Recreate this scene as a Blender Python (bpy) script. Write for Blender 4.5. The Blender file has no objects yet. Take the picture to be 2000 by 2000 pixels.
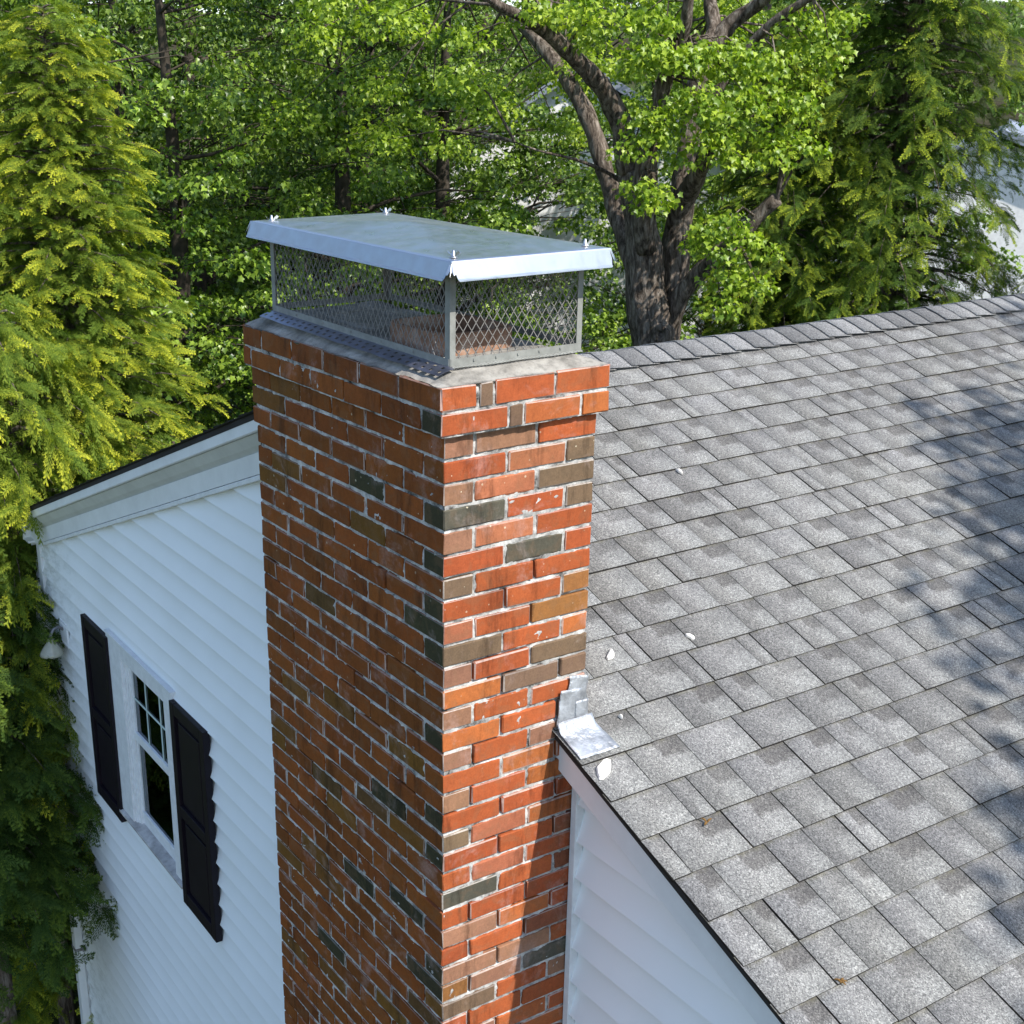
import bpy, bmesh, math, random
import numpy as np
from mathutils import Vector, Matrix, noise
random.seed(7); RNG = np.random.default_rng(7)
C = bpy.context.scene.collection
R = math.radians

# ------------------------------------------------------------------ camera, sky, sun, exposure
sc = bpy.context.scene
cd = bpy.data.cameras.new('camera'); cam = bpy.data.objects.new('camera', cd); C.objects.link(cam); sc.camera = cam
CR = ((0.51963, 0.85433, -0.01028), (-0.28204, 0.18288, 0.94181), (-0.80650, 0.48649, -0.33599))   # right, up, forward
cam.matrix_world = Matrix(((CR[0][0], CR[1][0], -CR[2][0], 2.80618),
                           (CR[0][1], CR[1][1], -CR[2][1], -1.85362),
                           (CR[0][2], CR[1][2], -CR[2][2], 0.72209), (0, 0, 0, 1)))
cd.sensor_width = 36; cd.lens = 36 * 2538.5 / 2000; cd.shift_x = 0.1157; cd.shift_y = 0.0448
cd.clip_start = 0.05; cd.clip_end = 500

SUN = Vector((1.0, 0.22, 1.15)).normalized()          # towards the sun
elev = math.asin(SUN.z); azim = math.atan2(SUN.x, SUN.y)
w = bpy.data.worlds.new('World'); sc.world = w; w.use_nodes = True
nt = w.node_tree; nt.nodes.clear()
sky = nt.nodes.new('ShaderNodeTexSky'); sky.sky_type = 'NISHITA'; sky.sun_disc = False
sky.sun_elevation = elev; sky.sun_rotation = azim; sky.air_density = 1.0; sky.dust_density = 0.6
bgn = nt.nodes.new('ShaderNodeBackground'); bgn.inputs[1].default_value = 0.15
wo = nt.nodes.new('ShaderNodeOutputWorld')
nt.links.new(sky.outputs[0], bgn.inputs[0]); nt.links.new(bgn.outputs[0], wo.inputs[0])
sd = bpy.data.lights.new('sun', 'SUN'); sd.energy = 3.7; sd.angle = R(0.53); sd.color = (1.0, 0.95, 0.87)
sun = bpy.data.objects.new('sun', sd); C.objects.link(sun); sun.rotation_euler = SUN.to_track_quat('Z', 'Y').to_euler()
sun.location = (6, 0, 10)
sc.view_settings.view_transform = 'Standard'; sc.view_settings.look = 'None'
sc.view_settings.exposure = 0.9; sc.view_settings.gamma = 1.0

# ------------------------------------------------------------------ helpers
def tag(o, label=None, cat=None, group=None, kind=None):
    if label: o['label'] = label
    if cat: o['category'] = cat
    if group: o['group'] = group
    if kind: o['kind'] = kind
    return o

def empty(name, loc=(0, 0, 0), **k):
    o = bpy.data.objects.new(name, None); C.objects.link(o); o.location = loc; o.empty_display_size = .2
    return tag(o, **k)

def link(name, me, m, parent=None, **k):
    o = bpy.data.objects.new(name, me); C.objects.link(o)
    if m is not None:
        if isinstance(m, (list, tuple)):
            for q in m: me.materials.append(q)
        elif not me.materials: me.materials.append(m)
    if parent is not None:
        o.parent = parent
        if parent.type == 'EMPTY': o.matrix_parent_inverse = Matrix.Translation(parent.location).inverted()
    return tag(o, **k)

def npmesh(name, V, Fa, smooth=False, attrs=None):
    """V (n,3); Fa (m,k) one polygon size; attrs {name:(domain,type,array)}"""
    V = np.asarray(V, np.float32); Fa = np.asarray(Fa, np.int32)
    me = bpy.data.meshes.new(name); n = len(V); m, k = Fa.shape
    me.vertices.add(n); me.vertices.foreach_set('co', V.ravel())
    me.loops.add(m * k); me.loops.foreach_set('vertex_index', Fa.ravel())
    me.polygons.add(m); me.polygons.foreach_set('loop_start', np.arange(m, dtype=np.int32) * k)
    if smooth: me.polygons.foreach_set('use_smooth', np.ones(m, bool))
    for an, (dom, ty, arr) in (attrs or {}).items():
        a = me.attributes.new(an, ty, dom)
        a.data.foreach_set('color' if 'COLOR' in ty else ('vector' if ty == 'FLOAT_VECTOR' else 'value'), np.asarray(arr, np.float32).ravel())
    me.update(calc_edges=True); me.validate()
    return me

class MB:
    """collects boxes, quads and tubes into one mesh"""
    def __init__(s): s.v = []; s.f = []; s.sm = []
    def quad(s, pts, sm=False):
        b = len(s.v); s.v += [tuple(p) for p in pts]; s.f.append(tuple(range(b, b + len(pts)))); s.sm.append(sm)
    def box(s, a, b, M=None):
        x0, y0, z0 = a; x1, y1, z1 = b; n = len(s.v)
        P = [(x0, y0, z0), (x1, y0, z0), (x1, y1, z0), (x0, y1, z0), (x0, y0, z1), (x1, y0, z1), (x1, y1, z1), (x0, y1, z1)]
        if M is not None: P = [tuple(M @ Vector(p)) for p in P]
        s.v += P
        for q in ((0, 3, 2, 1), (4, 5, 6, 7), (0, 1, 5, 4), (1, 2, 6, 5), (2, 3, 7, 6), (3, 0, 4, 7)):
            s.f.append(tuple(n + i for i in q)); s.sm.append(False)
    def beam(s, p, q, a, b=None, up=(0, 0, 1)):
        p = Vector(p); q = Vector(q); b = b or a; d = (q - p).normalized(); u = Vector(up)
        if abs(d.dot(u)) > .95: u = Vector((1, 0, 0))
        r = d.cross(u).normalized(); u = r.cross(d)
        n = len(s.v)
        for e in (p, q):
            for sx, sy in ((-1, -1), (1, -1), (1, 1), (-1, 1)): s.v.append(tuple(e + r * sx * a / 2 + u * sy * b / 2))
        for f in ((0, 3, 2, 1), (4, 5, 6, 7), (0, 1, 5, 4), (1, 2, 6, 5), (2, 3, 7, 6), (3, 0, 4, 7)):
            s.f.append(tuple(n + i for i in f)); s.sm.append(False)
    def tube(s, pts, rad, n=8, rough=0.0, cap=True, seed=0):
        pts = [Vector(p) for p in pts]; base = len(s.v); ref = Vector((0.3, 1, 0.1)).normalized()
        for i, p in enumerate(pts):
            d = (pts[min(i + 1, len(pts) - 1)] - pts[max(i - 1, 0)]).normalized()
            r = d.cross(ref)
            if r.length < .1: r = d.cross(Vector((1, 0, 0)))
            r.normalize(); u = r.cross(d)
            for k in range(n):
                a = 2 * math.pi * k / n; rr = rad[i]
                if rough:
                    o = p + (r * math.cos(a) + u * math.sin(a)) * rr
                    rr *= 1 + rough * (noise.noise(Vector((o.x * 9 + seed, o.y * 9, o.z * 2.2))) + .6 * noise.noise(Vector((o.x * 26, o.y * 26, o.z * 5 + seed))))
                s.v.append(tuple(p + (r * math.cos(a) + u * math.sin(a)) * rr))
        for i in range(len(pts) - 1):
            for k in range(n):
                a = base + i * n + k; b2 = base + i * n + (k + 1) % n
                s.f.append((a, a + n, b2 + n, b2)); s.sm.append(True)
        if cap:
            s.f.append(tuple(base + k for k in range(n))); s.sm.append(False)
            s.f.append(tuple(base + (len(pts) - 1) * n + n - 1 - k for k in range(n))); s.sm.append(False)
    def lathe(s, c, prof, n=20, M=None):
        base = len(s.v)
        for r, z in prof:
            for k in range(n):
                a = 2 * math.pi * k / n; p = Vector((r * math.cos(a), r * math.sin(a), z))
                if M is not None: p = M @ p
                s.v.append(tuple(Vector(c) + p))
        for i in range(len(prof) - 1):
            for k in range(n):
                a = base + i * n + k; b = base + i * n + (k + 1) % n
                s.f.append((a, b, b + n, a + n)); s.sm.append(True)
    def build(s, name, m, parent=None, bevel=0, **k):
        me = bpy.data.meshes.new(name); me.from_pydata(s.v, [], s.f)
        me.polygons.foreach_set('use_smooth', s.sm); me.update()
        o = link(name, me, m, parent, **k)
        if bevel:
            b = o.modifiers.new('bevel', 'BEVEL'); b.width = bevel; b.segments = 2; b.limit_method = 'ANGLE'; b.angle_limit = R(40)
        return o

class NT:
    """tiny node helper"""
    def __init__(s, name):
        s.m = bpy.data.materials.new(name); s.m.use_nodes = True; s.t = s.m.node_tree; s.t.nodes.clear()
        s.out = s.t.nodes.new('ShaderNodeOutputMaterial')
    def n(s, ty, ins=None, **p):
        q = s.t.nodes.new('ShaderNode' + ty)
        for a, b in p.items(): setattr(q, a, b)
        for a, b in (ins or {}).items():
            if isinstance(b, bpy.types.NodeSocket): s.t.links.new(b, q.inputs[a])
            else: q.inputs[a].default_value = b
        return q
    def coord(s, kind='Object', scale=None):
        c = s.n('TexCoord').outputs[kind]
        if scale: c = s.n('Mapping', {'Vector': c, 'Scale': scale}).outputs[0]
        return c
    def noise(s, vec, scale, detail=4, rough=.6, dist=0):
        return s.n('TexNoise', {'Vector': vec, 'Scale': scale, 'Detail': detail, 'Roughness': rough, 'Distortion': dist}).outputs[0]
    def ramp(s, fac, stops):
        q = s.n('ValToRGB', {'Fac': fac}); e = q.color_ramp.elements
        while len(e) < len(stops): e.new(.5)
        for i, (p, c) in enumerate(stops): e[i].position = p; e[i].color = c if len(c) == 4 else (*c, 1)
        return q.outputs[0]
    def mix(s, fac, a, b, mode='MIX'):
        q = s.n('Mix', data_type='RGBA', blend_type=mode)
        for i, x in ((0, fac), (6, a), (7, b)):
            if isinstance(x, bpy.types.NodeSocket): s.t.links.new(x, q.inputs[i])
            else: q.inputs[i].default_value = x if i == 0 or len(x) == 4 else (*x, 1)
        return q.outputs[2]
    def math(s, op, a, b=None, c=None, clamp=False):
        q = s.n('Math', operation=op); q.use_clamp = clamp
        for i, x in enumerate((a, b, c)):
            if x is None: continue
            if isinstance(x, bpy.types.NodeSocket): s.t.links.new(x, q.inputs[i])
            else: q.inputs[i].default_value = x
        return q.outputs[0]
    def attr(s, name, out='Fac'): return s.n('Attribute', attribute_name=name).outputs[out]
    def done(s, sh):
        s.t.links.new(sh, s.out.inputs[0]); return s.m
    def pbr(s, col, rough=.6, metal=0.0, bump=None, bs=.3, bd=.002, spec=.5, **kw):
        ins = {'Base Color': col if isinstance(col, bpy.types.NodeSocket) or len(col) == 4 else (*col, 1), 'Roughness': rough, 'Metallic': metal, 'Specular IOR Level': spec}
        ins.update(kw)
        if bump is not None: ins['Normal'] = s.n('Bump', {'Height': bump, 'Strength': bs, 'Distance': bd}).outputs[0]
        return s.n('BsdfPrincipled', ins).outputs[0]

# ------------------------------------------------------------------ materials
def mat_brick():
    t = NT('brick'); c = t.coord(); base = t.attr('col', 'Color')
    n1 = t.noise(c, 9, 3); n2 = t.noise(c, 60, 5, .7); n3 = t.noise(c, 420, 3, .7)
    col = t.mix(.55, base, t.ramp(n1, [(.3, (.72, .72, .75)), (.7, (1.2, 1.15, 1.1))]), 'MULTIPLY')
    col = t.mix(.35, col, t.ramp(n2, [(.3, (.55, .5, .5)), (.7, (1.3, 1.25, 1.2))]), 'MULTIPLY')
    fl = t.ramp(t.noise(c, 17, 3, .6, .6), [(.50, (0, 0, 0)), (.62, (1, 1, 1))]); col = t.mix(t.math('MULTIPLY', fl, .5), col, t.mix(.5, base, (.17, .10, .055)))
    # pale lime bloom on some bricks and small lichen spots
    lime = t.math('MULTIPLY', t.ramp(t.noise(c, 5.5, 5, .72, .4), [(.56, (0, 0, 0)), (.72, (1, 1, 1))]), t.math('MULTIPLY_ADD', n2, .9, .1))
    col = t.mix(t.math('MULTIPLY', lime, .5), col, (.55, .43, .41))
    col = t.mix(.5, col, t.ramp(t.noise(c, 170, 4, .8), [(.3, (.6, .58, .56)), (.5, (1, 1, 1)), (.72, (1.25, 1.25, 1.25))]), 'MULTIPLY')
    vo = t.n('TexVoronoi', {'Vector': c, 'Scale': 62, 'Randomness': 1}); vd = vo.outputs['Distance']
    sel = t.math('GREATER_THAN', t.n('SeparateColor', {'Color': vo.outputs['Color']}).outputs[0], .94)
    rad = t.math('MULTIPLY', t.n('SeparateColor', {'Color': vo.outputs['Color']}).outputs[1], .26)
    z = t.n('SeparateXYZ', {'Vector': c}).outputs[2]
    up = t.math('MULTIPLY', t.math('SMOOTH_MIN', 1.0, t.math('MULTIPLY_ADD', z, .9, 1.25), .1), t.ramp(t.noise(c, 7, 2), [(.42, (0, 0, 0)), (.6, (1, 1, 1))]))
    spot = t.math('MULTIPLY', t.math('MULTIPLY', sel, t.math('LESS_THAN', t.math('ADD', vd, t.math('MULTIPLY', n3, .1)), t.math('ADD', rad, .04))), up, clamp=True)
    col = t.mix(t.math('MULTIPLY', spot, .85), col, (.62, .55, .40))
    # dark weather streaks low frequency
    dk = t.ramp(t.noise(t.coord('Object', (9, 9, 1.8)), 1.0, 6, .75), [(.36, (.22, .20, .18)), (.47, (1, 1, 1))])
    col = t.mix(.55, col, dk, 'MULTIPLY')
    b = t.math('ADD', t.math('MULTIPLY', n3, .6), n2)
    return t.done(t.pbr(col, .78, bump=b, bs=.45, bd=.002, spec=.22))
def mat_mortar():
    t = NT('mortar'); c = t.coord()
    n1 = t.noise(c, 14, 5, .7); n2 = t.noise(c, 130, 5, .75); 
    col = t.ramp(n1, [(.33, (.05, .048, .043)), (.42, (.28, .275, .265)), (.55, (.52, .51, .49)), (.74, (.72, .71, .68))])
    col = t.mix(.5, col, t.ramp(n2, [(.3, (.45, .45, .45)), (.65, (1.15, 1.15, 1.15))]), 'MULTIPLY')
    return t.done(t.pbr(col, .95, bump=n2, bs=.8, bd=.003, spec=.1))
def mat_concrete():
    t = NT('crown_concrete'); c = t.coord()
    n1 = t.noise(c, 5, 5, .65); n2 = t.noise(c, 45, 6, .75); n3 = t.noise(c, 260, 3)
    col = t.ramp(n1, [(.34, (.12, .115, .10)), (.48, (.27, .255, .23)), (.66, (.40, .385, .35))])
    col = t.mix(.6, col, t.ramp(n2, [(.33, (.42, .42, .41)), (.52, (1, 1, 1)), (.75, (1.15, 1.14, 1.1))]), 'MULTIPLY')
    return t.done(t.pbr(col, .92, bump=t.math('ADD', n2, t.math('MULTIPLY', n3, .5)), bs=.6, bd=.004, spec=.2))
def mat_terracotta():
    t = NT('terracotta'); c = t.coord(); n1 = t.noise(c, 16, 5, .7); n2 = t.noise(c, 120, 4)
    col = t.ramp(n1, [(.3, (.13, .07, .045)), (.5, (.26, .14, .085)), (.7, (.40, .31, .25))])
    return t.done(t.pbr(col, .85, bump=n2, bs=.4))
def mat_shingle():
    t = NT('asphalt_shingle'); c = t.coord(); base = t.attr('col', 'Color'); uv = t.attr('tabuv', 'Vector')
    s = t.n('SeparateXYZ', {'Vector': uv}); u, v, r = s.outputs[0], s.outputs[1], s.outputs[2]
    wob = t.math('MULTIPLY', t.math('SUBTRACT', t.noise(c, 38, 3), .5), .22)
    m1 = t.n('MapRange', {'Value': t.math('ADD', u, wob), 'From Min': .47, 'From Max': .53, 'To Min': 0.0, 'To Max': 1.0}).outputs[0]
    m2 = t.n('MapRange', {'Value': t.math('ADD', v, wob), 'From Min': .48, 'From Max': .58, 'To Min': 0.0, 'To Max': 1.0}).outputs[0]
    band = t.math('MULTIPLY', t.math('MULTIPLY', m1, m2), t.n('MapRange', {'Value': r, 'From Min': .25, 'From Max': .8}).outputs[0])
    lite = t.math('MULTIPLY', t.n('MapRange', {'Value': t.math('ADD', v, wob), 'From Min': .65, 'From Max': .2}).outputs[0], t.n('MapRange', {'Value': u, 'From Min': .35, 'From Max': .62}).outputs[0])
    col = t.mix(t.math('MULTIPLY', band, .8), base, (.105, .100, .098))
    col = t.mix(t.math('MULTIPLY', lite, .55), col, (.30, .305, .305))
    g1 = t.noise(c, 330, 2, .8); g2 = t.n('TexVoronoi', {'Vector': c, 'Scale': 300}).outputs['Color']
    gs = t.n('SeparateColor', {'Color': g2}).outputs[0]
    col = t.mix(.85, col, t.ramp(gs, [(.0, (.38, .38, .39)), (.45, (.93, .93, .93)), (.8, (1.15, 1.15, 1.14)), (1, (1.8, 1.79, 1.75))]), 'MULTIPLY')
    g3 = t.n('SeparateColor', {'Color': t.n('TexVoronoi', {'Vector': c, 'Scale': 170}).outputs['Color']}).outputs[1]
    col = t.mix(.28, col, t.ramp(g3, [(0, (.5, .5, .5)), (.6, (1.05, 1.05, 1.05)), (1, (1.6, 1.6, 1.55))]), 'MULTIPLY')
    big = t.noise(c, 1.3, 4); col = t.mix(.35, col, t.ramp(big, [(.35, (.75, .75, .76)), (.65, (1.12, 1.12, 1.1))]), 'MULTIPLY')
    moss = t.math('MULTIPLY', t.n('MapRange', {'Value': v, 'From Min': .86, 'From Max': 1.0}).outputs[0], t.ramp(t.noise(c, 22, 5, .7), [(.42, (0, 0, 0)), (.6, (1, 1, 1))]))
    col = t.mix(t.math('MULTIPLY', moss, .7), col, (.13, .12, .075))
    return t.done(t.pbr(col, .93, bump=t.math('ADD', gs, g1), bs=.8, bd=.0022, spec=.25))
def mat_siding():
    t = NT('white_vinyl'); c = t.coord(); n1 = t.noise(c, .8, 5, .6); n2 = t.noise(t.coord('Object', (3, 3, 9)), 3.0, 6, .7)
    col = t.mix(.6, (.83, .855, .86), t.ramp(n1, [(.35, (.88, .88, .86)), (.6, (1, 1, 1))]), 'MULTIPLY')
    x = t.n('SeparateXYZ', {'Vector': c}).outputs[0]
    lf = t.n('MapRange', {'Value': x, 'From Min': -5.0, 'From Max': -6.0}).outputs[0]
    dirt = t.math('MULTIPLY', lf, t.ramp(n2, [(.45, (0, 0, 0)), (.62, (1, 1, 1))]))
    col = t.mix(t.math('MULTIPLY', dirt, .55), col, (.30, .32, .27))
    return t.done(t.pbr(col, .55, bump=t.noise(t.coord('Object', (1, 1, 30)), 14, 3), bs=.05, spec=.35))
def mat_plain(name, col, rough=.5, metal=0, var=.12, scale=12, spec=.5, bs=.1, bd=.002):
    t = NT(name); c = t.coord(); n1 = t.noise(c, scale, 5, .65)
    k = t.mix(1.0, (*col, 1), t.ramp(n1, [(.3, (1 - var,) * 3), (.7, (1 + var,) * 3)]), 'MULTIPLY')
    return t.done(t.pbr(k, rough, metal, bump=n1, bs=bs, bd=bd, spec=spec))
def mat_leaf(name, dark, light, tip=None, trans=.35, rough=.42):
    t = NT(name); g = t.n('NewGeometry'); r = g.outputs['Random Per Island']
    col = t.ramp(r, [(0, dark), (.55, tuple((a + b) / 2 for a, b in zip(dark, light))), (1, light)])
    c = t.coord(); big = t.noise(c, 1.1, 3)
    col = t.mix(.5, col, t.ramp(big, [(.35, (.72, .8, .8)), (.65, (1.2, 1.12, 1.0))]), 'MULTIPLY')
    if tip is not None:
        a = t.attr('tip'); col = t.mix(t.math('POWER', a, 1.6), col, (*tip, 1))
    p = t.pbr(col, rough, spec=.45 if tip is None else .2)
    tr = t.n('BsdfTranslucent', {'Color': t.mix(1.0, col, (1.5, 1.7, .6), 'MULTIPLY')}).outputs[0]
    mx = t.n('MixShader', {0: trans, 1: p, 2: tr}).outputs[0]
    return t.done(mx)
def mat_bark():
    t = NT('bark'); c = t.coord('Object', (1, 1, .22)); n1 = t.noise(c, 24, 6, .72, .5); n2 = t.noise(t.coord(), 3, 4)
    col = t.ramp(n1, [(.36, (.035, .028, .022)), (.5, (.135, .11, .09)), (.68, (.34, .30, .26))])
    col = t.mix(.6, col, t.ramp(n2, [(.35, (.6, .58, .55)), (.65, (1.25, 1.2, 1.15))]), 'MULTIPLY')
    return t.done(t.pbr(col, .95, bump=n1, bs=1.0, bd=.035, spec=.1))
def mat_glass():
    t = NT('window_glass')
    f = t.n('LayerWeight', {'Blend': .35}).outputs['Fresnel']
    tr = t.n('BsdfTransparent', {'Color': (.42, .52, .50, 1)}).outputs[0]; gl = t.n('BsdfGlossy', {'Color': (.9, .95, 1, 1), 'Roughness': .02}).outputs[0]
    return t.done(t.n('MixShader', {0: f, 1: tr, 2: gl}).outputs[0])
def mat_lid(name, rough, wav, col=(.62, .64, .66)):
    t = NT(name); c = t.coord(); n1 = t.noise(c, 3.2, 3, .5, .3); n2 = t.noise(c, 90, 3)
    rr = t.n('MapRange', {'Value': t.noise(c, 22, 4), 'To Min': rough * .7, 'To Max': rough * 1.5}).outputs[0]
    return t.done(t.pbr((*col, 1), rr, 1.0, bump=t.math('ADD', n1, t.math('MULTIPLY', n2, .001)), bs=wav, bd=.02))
M = {
 'brick': mat_brick(), 'mortar': mat_mortar(), 'concrete': mat_concrete(), 'terracotta': mat_terracotta(),
 'shingle': mat_shingle(), 'siding': mat_siding(), 'bark': mat_bark(), 'glass': mat_glass(),
 'trim': mat_plain('painted_trim', (.72, .74, .75), .5, var=.08, scale=5), 'crownmold': mat_plain('painted_moulding', (.62, .64, .63), .55, var=.12, scale=4),
 'frame': mat_plain('window_vinyl', (.74, .76, .78), .4, var=.1, scale=20), 'sill': mat_plain('stained_sill', (.40, .39, .38), .8, var=.45, scale=9),
 'shutter': mat_plain('shutter_paint', (.009, .006, .011), .5, var=.2, spec=.25), 'twig': mat_plain('dark_wood_bark', (.06, .05, .04), .95, var=.5, scale=9, spec=.1),
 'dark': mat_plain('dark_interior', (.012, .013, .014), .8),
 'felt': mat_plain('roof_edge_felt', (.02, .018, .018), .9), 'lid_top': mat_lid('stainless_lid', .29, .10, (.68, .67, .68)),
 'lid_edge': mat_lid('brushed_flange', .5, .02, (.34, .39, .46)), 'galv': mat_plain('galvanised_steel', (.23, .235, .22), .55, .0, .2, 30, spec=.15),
 'wire': mat_plain('mesh_wire', (.22, .21, .20), .6, 0, spec=.12), 'flange': mat_lid('perforated_flange', .4, .1, (.34, .35, .44)), 'nut': mat_lid('zinc_nut', .3, .05, (.62, .62, .62)),
 'lead': mat_plain('lead_flashing', (.40, .42, .45), .42, .5, .4, 18, bs=1.0, bd=.012), 'chip': mat_plain('mortar_chip', (.78, .75, .70), .9),
 'blind': mat_plain('blind_slats', (.28, .36, .33), .6), 'curtain': mat_plain('curtain', (.42, .44, .47), .9), 'grille': mat_plain('grille_bar', (.50, .62, .60), .5),
 'lampglass': mat_plain('lamp_shade_glass', (.42, .42, .34), .2, 0, .2), 'iron': mat_plain('weathered_metal', (.25, .25, .26), .5, .5),
 'farwhite': mat_plain('far_clapboard', (.80, .80, .80), .7), 'farroof': mat_plain('far_roof', (.22, .25, .31), .9),
 'seed': mat_plain('dry_catkin', (.16, .085, .02), .9),
}
def mat_ground():
    t = NT('lawn_and_leaf_litter'); c = t.coord(); n1 = t.noise(c, .35, 5, .6); n2 = t.noise(c, 6, 6, .75)
    col = t.ramp(n1, [(.38, (.045, .036, .022)), (.52, (.05, .06, .02)), (.7, (.06, .10, .025))])
    col = t.mix(.7, col, t.ramp(n2, [(.3, (.4, .4, .4)), (.7, (1.4, 1.4, 1.4))]), 'MULTIPLY')
    return t.done(t.pbr(col, .95, bump=n2, bs=.8, bd=.08, spec=.1))
M['ground'] = mat_ground()
M['maple'] = mat_leaf('maple_leaf', (.12, .21, .018), (.38, .48, .045), trans=.32)
M['wood'] = mat_leaf('woodland_leaf', (.035, .085, .012), (.29, .41, .05), trans=.26, rough=.36)
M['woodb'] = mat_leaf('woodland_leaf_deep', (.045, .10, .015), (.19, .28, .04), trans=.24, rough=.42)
M['cedar'] = mat_leaf('cedar_gold', (.06, .12, .016), (.17, .24, .028), tip=(.56, .56, .045), trans=.3, rough=.7)
M['cedarg'] = mat_leaf('cedar_green', (.03, .08, .014), (.10, .17, .025), tip=(.44, .50, .04), trans=.3, rough=.7)

M['cedard'] = mat_leaf('cedar_mature_shaded', (.018, .045, .010), (.05, .10, .016), tip=(.14, .20, .022), trans=.2, rough=.7)  # mature green without gold tips, darkened to carry the shade below the eave

GZ = -7.5
# ------------------------------------------------------------------ ground
def ground():
    n = 90; xs = np.concatenate([np.linspace(-220, -40, 20, endpoint=False), np.linspace(-40, 20, 60, endpoint=False), np.linspace(20, 200, 20)])
    ys = np.concatenate([np.linspace(-160, -20, 16, endpoint=False), np.linspace(-20, 45, 60, endpoint=False), np.linspace(45, 220, 20)])
    V = []; nx, ny = len(xs), len(ys)
    for x in xs:
        for y in ys:
            d = max(0, math.hypot(x + 2, y - 4) - 9)
            V.append((x, y, GZ + 13 * min(1, max(0, (math.hypot(x, y) - 38) / 45)) ** .8 * (1 if x < 0 or y > 20 else 0) + .35 * noise.noise(Vector((x * .12, y * .12, 0))) * min(1, d / 6)))
    F = [(i * ny + j, (i + 1) * ny + j, (i + 1) * ny + j + 1, i * ny + j + 1) for i in range(nx - 1) for j in range(ny - 1)]
    link('ground', npmesh('ground', V, F, True), M['ground'], kind='structure')
ground()

# ------------------------------------------------------------------ roof geometry of the house
RX, RZ = -1.735, -0.405
SR = 0.4125; CR_, SN = 1 / math.hypot(1, SR), SR / math.hypot(1, SR)     # right slope
SL = 0.375; CL_, SNL = 1 / math.hypot(1, SL), SL / math.hypot(1, SL)
YF, YB = 0.405, 9.2
EAVE_R, EAVE_L = 2.62, -6.10
def zr(x): return RZ - SR * (x - RX) if x >= RX else RZ + SL * (x - RX)
def PR(s, y, h): return (RX + s * CR_ + h * SN, y, RZ - s * SN + h * CR_)
def PL(s, y, h): return (RX - s * CL_ - h * SNL, y, RZ - s * SNL + h * CL_)

house = empty('house', (-1.735, 4.8, GZ), label='white house with vinyl siding, black shutters and grey shingle roof', cat='house')

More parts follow.
